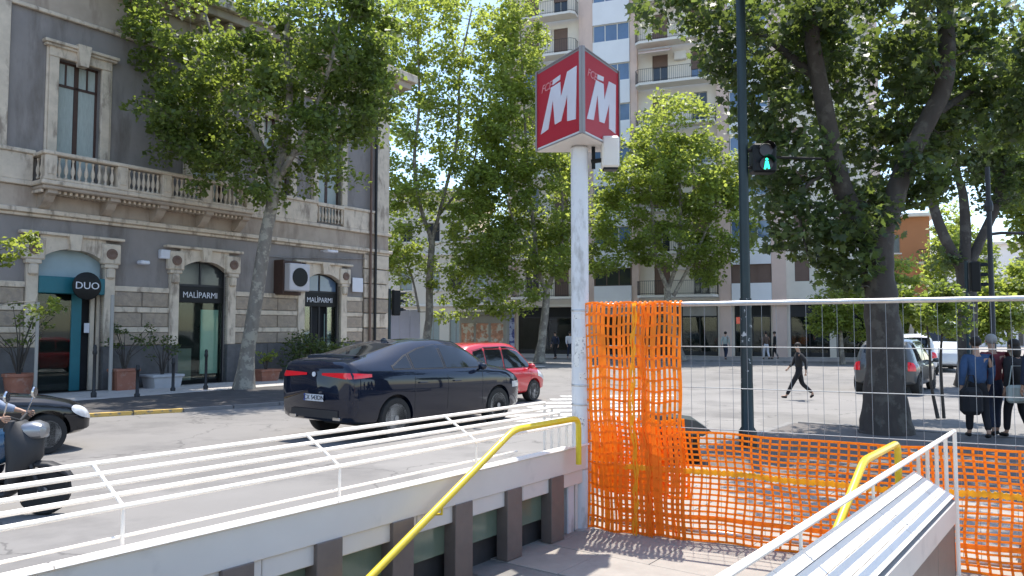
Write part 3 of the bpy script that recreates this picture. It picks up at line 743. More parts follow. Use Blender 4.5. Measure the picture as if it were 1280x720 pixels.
# corner pilasters and panels of the upper floor
for x0, x1 in ((7.05, 7.82), (-8.6, -7.55)):
    m = MB(); m.bbox(x0, x1, -.12, .02, 6.14, 11.2, .015); m.build('corner_pilaster', M_['stone'], pal)
for k in range(8):
    m = MB(); m.bbox(6.35, 7.84, -.12, .0, .02+k*.64, .62+k*.64, .02); m.build('corner_stone', M_['rust' if 1 < k < 6 and k % 2 == 0 else ('plinth' if k < 2 else 'stone')], pal)
for a, b in ((-20,-6.85),(.35,3.68),(5.1,7.0)):
    m = MB(); m.bbox(a, b, -.14, .0, 6.14, 6.92, .015); o = m.build('parapet_panel', M_['stone'], pal)
    m = MB(); m.bbox(a-.04, b+.04, -.2, .0, 6.92, 7.04, .02); m.build('parapet_cap', M_['stone'], pal)
# the balcony
bal = MB(); bal.bbox(-6.9, .2, -.86, 0, 6.0, 6.14, .03).build('balcony_slab', M_['stone'], pal)
MB().bbox(-6.85, .15, -.80, 0, 5.88, 6.0, .03).build('balcony_slab', M_['stuccob'], pal)
bprof = [(.035,.0),(.05,.02),(.05,.05),(.028,.08),(.03,.12),(.062,.22),(.058,.30),(.03,.42),(.024,.52),(.04,.56),(.04,.60)]
bme = None
def baluster(x, y, z=6.22):
    global bme
    if bme is None: o = MB().lathe(bprof, 8).build('baluster', M_['stone'], pal, smooth=True); bme = o.data
    else: o = link('baluster', bme, pal)
    o.location = (x, y, z)
piers = [-6.68,-4.6,-3.15,-1.7,.02]
for p in piers:
    m = MB(); m.bbox(p-.16, p+.16, -.86, -.56, 6.14, 6.86, .015); m.bbox(p-.10,p+.10,-.88,-.85,6.3,6.72,.008); m.build('pier', M_['stone'], pal)
MB().bbox(-6.90, .22, -.90, -.54, 6.86, 6.97, .025).build('balcony_rail', M_['stone'], pal)
MB().bbox(-6.86, .18, -.84, -.58, 6.14, 6.22, .015).build('balcony_base', M_['stone'], pal)
for a, b, n in ((-6.5,-4.78,9),(-4.42,-3.33,7),(-2.97,-1.88,7),(-1.52,-.16,8)):
    for i in range(n): baluster(a+(b-a)*(i+.5)/n, -.71)
for x in (-6.74, .05):
    for i in range(2): baluster(x, -.42+i*.24)
    MB().bbox(x-.14, x+.14, -.55, 0, 6.862, 6.968, .02).build('balcony_rail', M_['stone'], pal)
for i in range(8): baluster(3.8+i*.17, -.12)
MB().bbox(3.68, 5.1, -.2, .0, 6.85, 7.0, .02).build('balcony_rail', M_['stone'], pal)
for x in (-6.55,-4.75,-3.15,-1.5,-.05):
    m = MB(); m.prism([(0,5.88),(-.72,5.88),(-.72,5.78),(-.55,5.72),(-.42,5.56),(-.22,5.42),(-.1,5.36),(0,5.36)], lambda p,q: (x-.14,p,q), lambda p,q: (x+.14,p,q)); m.build('console', M_['stuccob'], pal)
me = None
for i in range(44):       # dentils below the slab
    if me is None: o = MB().bbox(-.04,.04,-.62,-.05,5.79,5.88,.01).build('dentil', M_['stone'], pal); me = o.data
    else: o = link('dentil', me, pal)
    o.location[0] = -6.8+i*.16
# pipes
for x, r in ((6.62,.055),(6.92,.06)):
    m = MB(); m.tube([(x,-.20,.4),(x,-.20,12.4)], r, 8); m.build('downpipe', M_['iron' if x > 6.8 else 'rosette'], pal, smooth=True)
m = MB(); m.tube([(.9,-.1,4.62),(2.0,-.1,4.62),(6.5,-.1,4.9)], .025, 6); m.build('cable_pipe', M_['stucco'], pal, smooth=True)
# shops
def shop(a, b, zt, kind):
    sp = zt-.36; c = (a+b)/2; y = .18
    if kind == 'duo':
        m = MB(); arc = arch_poly(a+.01, b-.01, sp, zt-.03); m.prism([(a+.01,3.42)]+arc+[(b-.01,3.42)], lambda p,q: (p,y,q), lambda p,q: (p,y+.06,q)); m.build('fanlight_panel', M_['teal_l'], pal)
        m = MB(); m.bbox(a+.0, b-.0, -.16, y+.1, 2.92, 3.42, .02); m.build('fascia', M_['teal'], pal)
        m = MB(); m.bbox(c+.12, c+.42, y-.02, y+.05, 0, 2.92, .01); m.build('door_post', M_['teal'], pal)
        for x0, x1 in ((a,a+.09),(b-.28,b-.16),(b-.09,b)):
            m = MB(); m.box(x0, x1, y-.04, y+.04, 0, 2.92); m.build('door_frame', M_['stone' if x0 > c else 'iron'], pal)
        m = MB(); m.box(a+.09, c+.12, y, y+.01, 0.05, 2.92); m.build('pane', M_['shopglass'], pal)
        m = MB(); m.bbox(a+.1, c+.9, .9, 1.4, .45, .95, .03); m.bbox(a+.1, c+.9, 1.3, 1.5, .9, 1.5, .03); m.build('red_seat', mat('red_velvet', (.25,.01,.02), .7, emit=(.25,.01,.02), es=.0), pal, label='dark red bench inside the doorway')
        m = MB(); m.bbox(a+.3, b-.3, .5, 1.0, .2, .3, .01); m.build('shelf', M_['stone'], pal)
        # round hanging sign
        d = MB(); d.lathe([(.40,-.03),(.42,-.02),(.42,.02),(.40,.03)], 28, (c+.27, -.42, 3.16), axis='y'); so_ = d.build('round_sign', M_['black'], pal, smooth=True)
        text('lettering', 'DUO', .30, M_['signw'], so_, frame_matrix((c+.27, -.457, 3.16), (1,0,0)), .01, sx=1.05)
        m = MB(); m.box(c+.24, c+.30, -.4, .1, 3.13, 3.19); m.build('sign_arm', M_['iron'], pal)
        MB().box(c+.5, c+.66, y-.03, y-.025, 1.75, 2.05).build('paper_notice', M_['signw'], pal)
    else:
        t = .06; m = MB(); arc = arch_poly(a+.005, b-.005, sp, zt-.03)
        ins = arch_poly(a+t, b-t, sp, zt-.03-t)
        m.add([(x,y-.03,z) for x,z in arc]+[(x,y-.03,z) for x,z in ins], [(i,i+1,len(arc)+i+1,len(arc)+i) for i in range(len(arc)-1)])
        for q in ((a,a+t,0,sp),(b-t,b,0,sp),(a,b,3.34,3.42),(c-.03,c+.03,3.4,zt-.1)): m.box(q[0], q[1], y-.03, y+.03, q[2], q[3])
        fr = m.build('shop_frame', M_['iron'], pal)
        m = MB(); m.prism([(a+t,3.42)]+ins+[(b-t,3.42)], lambda p,q: (p,y,q), lambda p,q: (p,y+.01,q)); m.build('fanlight', M_['glassd'] if kind == 'mid' else M_['glassb'], fr)
        m = MB(); m.bbox(a+.03, b-.03, y-.06, y+.06, 2.78, 3.34, .01); sgn = m.build('sign_board', M_['black'], pal)
        text('lettering', 'MALÌPARMI', .29, M_['signw'], sgn, frame_matrix((c, y-.066, 3.04), (1,0,0)), .006, sx=.93)
        g = M_['shopglass']
        if kind == 'mid':
            m = MB(); m.box(a+t, b-t, y, y+.01, .12, 2.78); m.build('pane', g, fr)
            M_['mint'] = mat('mint_panel', (.62,.78,.70), .6, var=.08)
            m = MB(); m.box(c+.15, b-.10, .30, .34, .3, 2.55); m.build('display_panel', M_['mint'], pal)
            m = MB(); m.bbox(c-.1, b-.35, .42, .62, .35, .42, .01); m.bbox(c+.05, c+.55, .4, .6, .42, 1.35, .02); m.build('display_stand', M_['mint'], pal)
            m = MB(); m.bbox(c-.05, c+.65, .36, .55, 1.75, 1.98, .05); m.build('white_bag_display', M_['signw'], pal)
            m = MB(); m.bbox(a+t, c-.15, .35, .5, .1, 1.2, .01); m.build('display_plinth', M_['greyb'], pal)
        else:
            for x0, x1 in ((a+t, c-.38), (c+.42, b-t)):
                m = MB(); m.box(x0, x1, y, y+.01, .1, 2.78); m.build('pane', g, fr)
            for x in (c-.4, c+.0, c+.4): m = MB(); m.box(x-.03, x+.03, y-.03, y+.03, 0, 2.78); m.build('door_stile', M_['iron'], fr)
            m = MB(); m.box(c+.44, b-.1, .35, .4, .1, 2.5); m.build('display_panel', M_['teal_l'], pal)
            m = MB(); m.bbox(c-.16, c+.3, .5, .7, 2.15, 2.35, .05); m.build('ceiling_lamp', M_['signw'], pal)
shop(*DO[0], 'duo'); shop(*DO[1], 'mid'); shop(*DO[2], 'door')
# things on the facade
ac = thing('air_conditioner', 'white air conditioner box mounted on the grey palace wall', 'air conditioner', fac(2.3, 0, 0), AFR)
m = MB(); m.bbox(-.50, .46, -.85, -.3, 3.32, 4.36, .03); m.build('casing', mat('ac_white', (.50,.48,.50), .5, var=.06), ac)
m = MB(); m.bbox(-.58, -.50, -.55, -.0, 3.2, 4.5, .01); m.bbox(-.56, .5, -.28, -.0, 4.37, 4.5, .01); m.bbox(-.56,.5,-.28,-.0,3.18,3.3,.01); m.build('bracket_frame', M_['wood'], ac)
m = MB(); m.lathe([(.36,0),(.36,.02),(.30,.03)], 20, (-.02, -.87, 3.84), axis='y'); m.build('fan_grille', M_['black'], ac, smooth=True)
def small(name, cat, label, s, z, mb, m_): o = mb.build(name, m_); tag(o, label, cat); o.location = fac(s, 0, z); o.rotation_euler[2] = AFR; return o
small('street_plaque', 'plaque', 'small white street plaque near the palace corner', 5.95, 3.45, MB().bbox(-.3,.3,-.14,-.10,0,.6,.008), M_['signw'])
small('security_camera', 'camera', 'small white security camera between the first two shop doors', -3.55, 3.95, MB().bbox(-.15,.15,-.40,-.1,0,.12,.03).tube([(0,0,.1),(0,-.25,.12)], .02, 6), M_['signw'])
small('alarm_box', 'alarm box', 'pale alarm box left of the middle shop arch', -2.75, 4.2, MB().bbox(-.17,.17,-.2,-.0,0,.3,.02), M_['signw'])
small('flood_light', 'light', 'slim white floodlight under the balcony right of the tree trunk', 4.0, 4.95, MB().bbox(-.28,.28,-.75,-.45,0,.09,.02).tube([(0,0,.1),(0,-.5,.08)], .02, 6), M_['signw'])

# ------------------------------------------------------------------ tall apartment block
ab = thing('apartment_block', 'tall cream and pink apartment block with balconies behind the metro sign', 'building', BF, BFR)
FL = [4.2+2.98*k for k in range(10)]; TOP = FL[-1]+1.2
XA, XB = -12.7, 12.8
m = MB()
hl = []
for k, z in enumerate(FL[:-1]):
    for c in ((-10.9,-8.6) if k % 2 == 0 else (-10.9,-8.6)): hl.append((c-.55, c+.55, z+.08, z+2.38))
    for c in (-1.2, 1.5): hl.append((c-.55, c+.55, z+.08, z+2.38))
    for c in (8.0, 10.6): hl.append((c-.45, c+.45, z+.85, z+2.25))
sh = [(-12.0,-7.3),(-5.9,-3.45),(-2.6,-.1),(.1,2.55),(3.65,6.0),(7.2,9.6),(10.0,12.4)]
for a, b in sh: hl.append((a, b, .05, 3.5))
wall_holes(m, XA, XB, 0, TOP, 0, hl, .3)
m.add([(XB,0,0),(XB,16,0),(XB,16,TOP),(XB,0,TOP)], [(0,1,2,3)]); m.add([(XA,0,0),(XA,0,TOP),(XA,16,TOP),(XA,16,0)], [(0,1,2,3)]); m.add([(XA,16,0),(XA,16,TOP),(XB,16,TOP),(XB,16,0)], [(0,1,2,3)])
m.build('wall', M_['cream'], ab)
MB().box(XA-.4, XB+.4, -.6, 16.4, TOP, TOP+.3).build('roof', M_['awhite'], ab)
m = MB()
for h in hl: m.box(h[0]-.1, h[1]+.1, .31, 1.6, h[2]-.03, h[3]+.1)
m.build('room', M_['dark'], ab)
for a, b in ((-12.7,-12.2),(-7.1,-6.05),(-3.3,-2.8),(2.7,3.5),(6.1,7.0),(12.3,12.82)):
    m = MB(); m.box(a, b, -.34, .0-.002, 0, TOP); m.build('pink_strip', M_['pink'], ab)
def door_window(c, w_, z0, z1, kind):
    m = MB(); a, b = c-w_/2, c+w_/2; t = .06
    for q in ((a,a+t,z0,z1),(b-t,b,z0,z1),(c-.04,c+.04,z0,z1),(a,b,z1-t,z1),(a,b,z0,z0+.1)): m.box(q[0], q[1], .10, .16, q[2], q[3])
    f = m.build('window', M_['greyb'] if kind != 'sh' else M_['shutter'], ab)
    if kind == 'sh': MB().box(a+.01, b-.01, .06, .10, z0+.02, z1-.02).build('shutter', M_['shutter'], f)
    else:
        hh = rng.choice((0, 0, .5, .9, 1.3))
        if hh: MB().box(a+.01, b-.01, .05, .095, z1-hh, z1-.01).build('shutter', M_['shutter'], f)
        for x0, x1 in ((a+t,c-.04),(c+.04,b-t)): MB().box(x0, x1, .125, .135, z0+.1, z1-t).build('pane', M_['glassb' if kind == 'b' else 'curtain' if kind == 'c' else 'glassd'], f)
rail_me = {}
def balcony(a, b, z, k):
    n = 10; dep = 1.15
    P = [(a,0),(a,-dep+.3),(a+.3,-dep),(b-.3,-dep),(b,-dep+.3),(b,0)]
    P = [(p, q-.345) if q < 0 else (p, -.345) for p, q in P]
    m = MB(); m.prism(P, lambda p,q: (p,q,z-.14), lambda p,q: (p,q,z+.02)); o = m.build('balcony', M_['awhite'], ab)
    m = MB(); pts = P
    for h_ in (1.0, .12): m.tube([(p, q+.05 if q < -.4 else q, z+h_) for p, q in pts], .018, 4)
    L = 0
    for (p, q), (p2, q2) in zip(pts[:-1], pts[1:]):
        l = math.hypot(p2-p, q2-q); nn = max(1, int(l/.13))
        for i in range(nn):
            x, y = p+(p2-p)*i/nn, q+(q2-q)*i/nn+.05; m.box(x-.008, x+.008, y-.008, y+.008, z+.05, z+1.0)
    m.build('railing', M_['iron'], o)
for k, z in enumerate(FL[:-1]):
    kinds = {6: ('sh','sh'), 5: ('d','b'), 7: ('d','sh'), 8: ('c','sh')}.get(k, ('d','c') if k % 2 else ('sh','d'))
    for c, kd in zip((-10.9,-8.6), kinds[::-1]): door_window(c, 1.1, z+.08, z+2.38, kd if k != 5 else 'b')
    for c, kd in zip((-1.2,1.5), kinds): door_window(c, 1.1, z+.08, z+2.38, kd)
    for c in (8.0, 10.6): door_window(c, .9, z+.85, z+2.25, rng.choice(('d','sh','c')))
    balcony(-12.15, -7.15, z, k); balcony(-2.75, 2.65, z, k)
    for c in (-9.7, .25):
        if rng.random() < .6: MB().bbox(c-.42, c+.42, -.345, -.003, z+.12+rng.choice((0, 1.75)), z+.75+rng.choice((0, 0)), .03).build('wall_unit', M_['awhite'], ab) if rng.random() < .0 else MB().bbox(c-.42, c+.42, -.345, -.003, z+1.8, z+2.4, .03).build('wall_unit', M_['awhite'], ab)
    if k in (2, 5, 7): MB().prism([(-.36,z+2.7),(-1.5,z+2.15),(-1.5,z+2.1),(-.36,z+2.6)], lambda p,q: (-2.5,p,q), lambda p,q: (-.3,p,q)).build('awning', M_['pink' if k == 5 else 'curtain'], ab)
    for a, b in ((-6.03,-3.32),(3.52,6.08)):
        m = MB(); m.box(a, b, -.44, -.003, z+2.05, z+3.75 if k < 8 else TOP); m.build('spandrel', M_['whitep'], ab)
        if k == 0: m = MB(); m.box(a, b, -.44, -.003, 3.7, z+.77); m.build('spandrel', M_['whitep'], ab)
        m = MB(); t = .05
        for q in ((a+.02,a+.07),(b-.07,b-.02),((2*a+b)/3-.03,(2*a+b)/3+.03),((a+2*b)/3-.03,(a+2*b)/3+.03)): m.box(q[0], q[1], -.30, -.24, z+.77, z+2.05)
        m.box(a, b, -.30, -.24, z+2.0, z+2.05); m.box(a, b, -.30, -.24, z+.77, z+.82)
        f = m.build('window', M_['shutter'] if k == 0 else M_['awhite'], ab)
        for i in range(3):
            x0 = a+(b-a)*i/3+.03; x1 = a+(b-a)*(i+1)/3-.03; MB().box(x0, x1, -.275, -.265, z+.82, z+2.0).build('pane', M_['glassb' if k else ('glassd' if a < 0 else 'shutter')], f)
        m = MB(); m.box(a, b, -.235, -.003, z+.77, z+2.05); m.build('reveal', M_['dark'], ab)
for i, (a, b) in enumerate(sh):
    m = MB(); 
    for q in ((a,a+.08,.05,3.5),(b-.08,b,.05,3.5),(a,b,2.7,2.8),(a,b,.05,.35),((a+b)/2-.04,(a+b)/2+.04,.05,2.7)): m.box(q[0], q[1], .05, .12, q[2], q[3])
    f = m.build('shopfront', M_['iron'], ab)
    for x0, x1 in ((a+.08,(a+b)/2-.04),((a+b)/2+.04,b-.08)): MB().box(x0, x1, .08, .09, .35, 2.7).build('pane', M_['shopglass'], f)
    MB().box(a+.08, b-.08, .06, .10, 2.8, 3.45).build('sign_board', [M_['black'], M_['teal_l'], M_['shutter'], M_['greyb'], M_['black'], M_['iron'], M_['black']][i], f)
    for j in range(4):      # goods in the window
        x = a+.4+rng.random()*(b-a-.9); m = MB(); h_ = .5+rng.random()*1.2; m.bbox(x, x+.35, .4, .6, .36, .36+h_, .03)
        m.build('display', rng.choice([M_['signw'], M_['greyb'], M_['teal_l'], M_['shutter'], M_['curtain']]), ab)
MB().box(-12.8, 12.9, -.62, -.345, 3.52, 3.70).build('canopy_edge', M_['awhite'], ab)
M_['redlit'] = mat('red_sign', (.5,.02,.02), .5, emit=(.6,.02,.02), es=.3)
m = MB(); m.bbox(3.75, 4.75, .16, .2, 2.95-.7, 3.4-.6, .01); o = m.build('red_shop_sign', M_['redlit'], ab)

# ------------------------------------------------------------------ other buildings
def simple(name, label, loc, rz, w_, h, dep, wm, wins, flo, extra=None, roof=None):
    b = thing(name, label, 'building', loc, rz)
    hl = []
    for fz in flo:
        for c in wins: hl.append((c-.5, c+.5, fz+.9 if fz else .05, fz+2.4 if fz else 2.9))
    m = MB(); wall_holes(m, 0, w_, 0, h, 0, hl, .25)
    m.add([(w_,0,0),(w_,dep,0),(w_,dep,h),(w_,0,h)], [(0,1,2,3)]); m.add([(0,0,0),(0,0,h),(0,dep,h),(0,dep,0)], [(0,1,2,3)]); m.add([(0,dep,0),(0,dep,h),(w_,dep,h),(w_,dep,0)], [(0,1,2,3)])
    m.build('wall', wm, b)
    MB().box(-.5, w_+.5, -.6, dep+.4, h, h+.25).build('roof', roof or M_['awhite'], b)
    for i, q in enumerate(hl):
        a, c, z0, z1 = q; m = MB(); t = .06
        for r in ((a,a+t,z0,z1),(c-t,c,z0,z1),((a+c)/2-.03,(a+c)/2+.03,z0,z1),(a,c,z1-t,z1),(a,c,z0,z0+t)): m.box(r[0], r[1], .1, .15, r[2], r[3])
        f = m.build('window' if z0 > 1 else 'shop_door', M_['greyb'], b); MB().box(a+t, c-t, .12, .14, z0+t, z1-t).build('pane', rng.choice([M_['glassd'], M_['glassd'], M_['curtain']]), f)
        if z0 > 1: MB().box(a-.12, c+.12, -.12, -.002, z0-.12, z0-.01).build('sill', M_['awhite'], b)
    return b
# row on the far side of the cross street, behind the trees
def along(px, Y): return Vector(((px-640)/950*Y, Y, .03))
b2 = simple('town_house', 'cream three storey town house behind the palace corner', along(455, 60), R(-8), 8.4, 12.5, 10, M_['cream'], [1.3, 3.4, 5.6, 7.4], [0, 4.0, 7.8])
for z in (3.6, 7.6, 11.9): MB().bbox(-.05, 8.45, -.25, -.002, z, z+.2, .03).build('string_course', M_['awhite'], b2)
b3 = simple('low_house', 'grey low house behind the trees left of the apartment block', along(583, 58.6), R(-14), 6.8, 9.0, 10, M_['greyb'], [1.2, 3.3, 5.5], [0, 4.2])
for z in (3.7, 8.5): MB().bbox(-.05, 6.85, -.2, -.002, z, z+.2, .03).build('string_course', M_['awhite'], b3)
# white hoarding and poster wall at the street corner
hd = thing('hoarding', 'pale lilac hoarding panels at the street corner behind the dark car', 'hoarding', along(487, 45), R(-6))
M_['lilac'] = mat('lilac_panel', (.50,.50,.60), .7, var=.05)
for i in range(3): MB().bbox(i*.62, i*.62+.6, 0, .06, .05, 3.0, .01).build('panel', M_['lilac'], hd)
kd = thing('kiosk', 'grey kiosk with orange posters between the tree trunks beyond the cars', 'kiosk', along(574, 46), R(-8))
m = MB(); m.bbox(0, 2.9, 0, 1.8, 0, 2.7, .03); m.bbox(-.15, 3.05, -.25, 1.95, 2.7, 2.95, .03); m.build('walls', M_['greyb'], kd)
M_['poster'] = mat('poster', (.45,.22,.14), .6, var=.5, scale=4, col2=(.55,.5,.42), mask=(.5,.55), mscale=3)
M_['poster2'] = mat('graffiti_poster', (.42,.45,.62), .6, var=.3, scale=4, col2=(.07,.08,.25), mask=(.52,.55), mscale=3.5)
for i in range(3): MB().bbox(.15+i*.9, .9+i*.9, -.04, -.002, .7, 2.2, .01).build('poster', M_['poster'], kd)
pw = thing('poster_board', 'white board with blue graffiti behind the red car roof', 'board', along(611, 47), R(-10)); MB().bbox(0, 1.6, 0, .08, .3, 3.1, .02).build('panel', M_['poster2'], pw); MB().box(.1,.18,.02,.06,0,.3).box(1.4,1.48,.02,.06,0,.3).build('foot', M_['iron'], pw)
ob = simple('orange_house', 'orange apartment house with dark balconies glimpsed right of the big tree', Vector((30.2, 62.6, .03)), R(-20), 3.9, 11.0, 9, M_['orangeb'], [1.2], [0, 3.6, 7.2])
for z in (3.6, 7.2):
    for x0 in (-2.0, 2.9):
        o = MB().bbox(x0, x0+2.4, -1.2, -.002, z-.12, z+.03, .02).build('balcony', M_['awhite'], ob)
        m = MB(); m.tube([(x0,-1.15,z+1),(x0+2.4,-1.15,z+1)], .03, 5)
        for i in range(16): m.box(x0+i*.15, x0+i*.15+.03, -1.17, -1.14, z, z+1)
        m.build('railing', M_['iron'], o)
simple('pale_house', 'pale pinkish house far away at the right edge', Vector((46.5, 84, .03)), R(-20), 12, 11.0, 10, M_['whitep'], [2.5, 5.5, 8.5], [0, 3.6, 7.2])

# ------------------------------------------------------------------ trees
def leaf_cloud(name, clumps, n_per, size, m, parent, lobed=False, up=.5, spread=(1,1,.65), shell=.35):
    C = np.array([c[:3] for c in clumps]); Rr = np.array([c[3] for c in clumps])
    n = n_per if isinstance(n_per, np.ndarray) else np.full(len(C), n_per)
    idx = np.repeat(np.arange(len(C)), n); T = len(idx)
    d = nr.normal(size=(T, 3)); d /= np.linalg.norm(d, axis=1)[:, None]
    r = nr.random(T)**shell
    p = C[idx]+d*(r*Rr[idx])[:, None]*np.array(spread)
    nrm = nr.normal(size=(T, 3)); nrm[:, 2] = np.abs(nrm[:, 2])+up; nrm /= np.linalg.norm(nrm, axis=1)[:, None]
    a = nr.normal(size=(T, 3)); a[:, 2] -= .5; a -= (a*nrm).sum(1)[:, None]*nrm; a /= np.linalg.norm(a, axis=1)[:, None]
    b = np.cross(nrm, a); s = size*(.6+.8*nr.random(T))
    if lobed:
        L = [(0,0,0),(.25,.34,.06),(.12,.62,.10),(.48,.42,.08),(.72,.55,.05),(.66,.22,.04),(1,0,-.08),(.66,-.22,.04),(.72,-.55,.05),(.48,-.42,.08),(.12,-.62,.10),(.25,-.34,.06)]
        F = [(0,1,3,5),(1,2,3),(3,4,5),(0,5,6,7),(0,7,9,11),(7,8,9),(9,10,11)]
    else:
        L = [(0,0,0),(.45,.42,.1),(1,0,-.05),(.45,-.42,.1)]
        F = [(0,1,2),(0,2,3)]
    L = np.array(L); K = len(L)
    V = p[:, None, :]+(a[:, None, :]*L[None, :, 0:1]+b[:, None, :]*L[None, :, 1:2]+nrm[:, None, :]*L[None, :, 2:3])*s[:, None, None]
    V = V.reshape(-1, 3)
    me = bpy.data.meshes.new(name); me.vertices.add(len(V)); me.vertices.foreach_set('co', V.ravel().astype(np.float32))
    lt = np.array([len(f) for f in F]); fl = np.concatenate([np.array(f) for f in F])
    LI = (np.arange(T)[:, None]*K+fl[None, :]).ravel(); tot = np.tile(lt, T); start = np.concatenate([[0], np.cumsum(tot)[:-1]])
    me.loops.add(len(LI)); me.loops.foreach_set('vertex_index', LI.astype(np.int32))
    me.polygons.add(len(tot)); me.polygons.foreach_set('loop_start', start.astype(np.int32)); me.polygons.foreach_set('loop_total', tot.astype(np.int32))
    me.update(calc_edges=True); me.materials.append(m)
    return link(name, me, parent)

def interp(pts, rad, n=4):      # smooth a limb
    P = [Vector(p) for p in pts]; out = []; rr = []
    for i in range(len(P)-1):
        p0 = P[max(i-1, 0)]; p1 = P[i]; p2 = P[i+1]; p3 = P[min(i+2, len(P)-1)]
        for q in range(n):
            t = q/n; out.append(.5*((2*p1)+(-p0+p2)*t+(2*p0-5*p1+4*p2-p3)*t*t+(-p0+3*p1-3*p2+p3)*t**3)); rr.append(rad[i]*(1-t)+rad[i+1]*t)
    out.append(P[-1]); rr.append(rad[-1]); return out, rr
def tree(name, label, base, limbs, ells, nclump, rcl, nleaf, lsize, leafm, barkm, group=None, lobed=False, seed=1, dens=None, flare=1.35, up=.5, twig=.02, cat='tree'):
    """limbs: list of (points px->world, radii); ells: (cx,cy,rx,ry,rdepth,dY) read on the photo at the trunk's distance"""
    r_ = random.Random(seed); th = thing(name, label, cat, base, 0, group); Y = base[1]
    loc = lambda px, py, dy=0: at(px, py, Y+dy)-Vector(base)
    tr = MB(); nodes = []
    for li, (pts, rad) in enumerate(limbs):
        P = [loc(*p) for p in pts]
        if li == 0: P[0] = Vector((0, 0, -.05))
        o, rr = interp(P, rad)
        if li == 0:
            rr = [r*(1+(flare-1)*max(0, 1-(p.z/.8)))for p, r in zip(o, rr)]
        oo = []
        tr.tube([p+Vector((r_.uniform(-1,1), r_.uniform(-1,1), 0))*rad[-1]*.07 for p in o], rr, 14)
        nodes += [(p, r) for p, r in zip(o, rr) if li > 0 or p.z > o[-1].z*.6]
    tr.build('trunk', barkm, th, smooth=True)
    tot = sum(e[2]*e[3] for e in ells); cl = []
    k = Y/950
    for e in ells:
        n = max(2, round(nclump*e[2]*e[3]/tot))
        for _ in range(n):
            while True:
                d = Vector((r_.uniform(-1,1), r_.uniform(-1,1), r_.uniform(-1,1)))
                if d.length < 1: break
            d = d.normalized()*(d.length**.6)
            c = loc(e[0], e[1], e[5] if len(e) > 5 else 0)+Vector((d.x*e[2]*k, d.y*e[4], d.z*e[3]*k))
            cl.append((*c, rcl*r_.uniform(.55, 1.35)))
    br = MB()
    cl.sort(key=lambda c: min((q[0]-Vector(c[:3])).length for q in nodes))
    for c in cl:
        v = Vector(c[:3]); best = min(nodes, key=lambda q: (q[0]-v).length+max(0, q[0].z-v.z)*1.2)
        p = best[0]; mid = p.lerp(v, .5)+Vector((r_.uniform(-.1,.1), r_.uniform(-.1,.1), .12*(v-p).length)); r0 = max(.007, min(best[1]*.55, twig*(1+.35*(v-p).length))); nodes.append((v, r0*.8)); nodes.append((mid, r0*.9))
        br.tube([p, mid, v], [r0, r0*.75, r0*.5], 4, cap=False)
        for _ in range(4):
            e = v+Vector((r_.gauss(0,1), r_.gauss(0,1), r_.gauss(0,.7))).normalized()*c[3]*.85
            br.tube([mid.lerp(v, .7), v.lerp(e, .5)+Vector((0,0,.04)), e], [r0*.35, r0*.22, r0*.1], 3, cap=False)
    br.build('branches', barkm, th)
    leaf_cloud('crown', cl, nleaf, lsize, leafm, th, lobed, up)
    return th
T = tree
T('plane_tree', 'tall leafy plane tree leaning in front of the grey palace', (-8.39, 23.92, 0),
  [([(305,486),(311,430),(322,360),(333,290),(343,240),(352,190)], [.27,.22,.21,.195,.18,.15]),
   ([(343,240),(330,190),(300,130),(270,60,.6),(255,10,1)], [.13,.10,.08,.06,.03]),
   ([(352,190),(362,120),(358,50),(365,-20)], [.14,.11,.09,.05]),
   ([(347,225),(385,160,-.5),(410,90,-1),(425,30,-1)], [.11,.08,.06,.03]), ([(350,200),(420,170,1),(450,130,1.5)], [.07,.05,.03])],
  [(320,30,150,95,3.2),(400,70,85,115,3),(330,150,125,70,2.8),(235,115,62,55,1.8),(430,175,52,62,2),(345,215,60,38,1.5),(225,180,26,42,.8),(255,222,14,20,.5),(190,60,32,60,1.2),(420,30,70,80,2.5),(270,170,50,45,1.5),(455,40,36,70,1.5),(460,130,28,50,1.2),(478,70,26,80,1.2)],
  330, .58, 105, .155, M_['leafA'], M_['bark'], 'street trees', seed=3, up=.4)
T('plane_tree', 'slender plane tree with sky showing through, behind the dark car', (-5.0, 43, 0),
  [([(535,452),(536,400),(537,350),(540,300)], [.27,.22,.20,.18]), ([(540,300),(526,260),(518,200),(524,130),(522,40),(520,-20)], [.13,.11,.10,.08,.06,.03]),
   ([(540,300),(556,240),(572,170),(575,90),(590,10)], [.12,.10,.09,.07,.04]), ([(548,270),(590,210,1),(600,140,1),(615,60,1)], [.08,.06,.05,.03]), ([(524,390),(516,350),(505,320)], [.08,.06,.04])],
  [(520,40,55,70,3),(585,40,45,60,3),(620,110,32,80,3),(520,150,36,38,2),(590,170,55,50,3),(512,245,34,42,2.2),(560,240,50,44,2.6),(600,290,50,50,2.6),(505,320,28,40,2),(560,330,44,30,2),(560,110,40,50,2.5),(500,375,18,14,1),(500,290,30,60,2),(560,385,34,18,2),(600,350,40,30,2.4),(502,50,26,70,2),(498,190,22,60,1.6),(630,190,30,60,2.4)],
  520, .70, 60, .20, M_['leafB'], M_['bark'], 'street trees', seed=5)
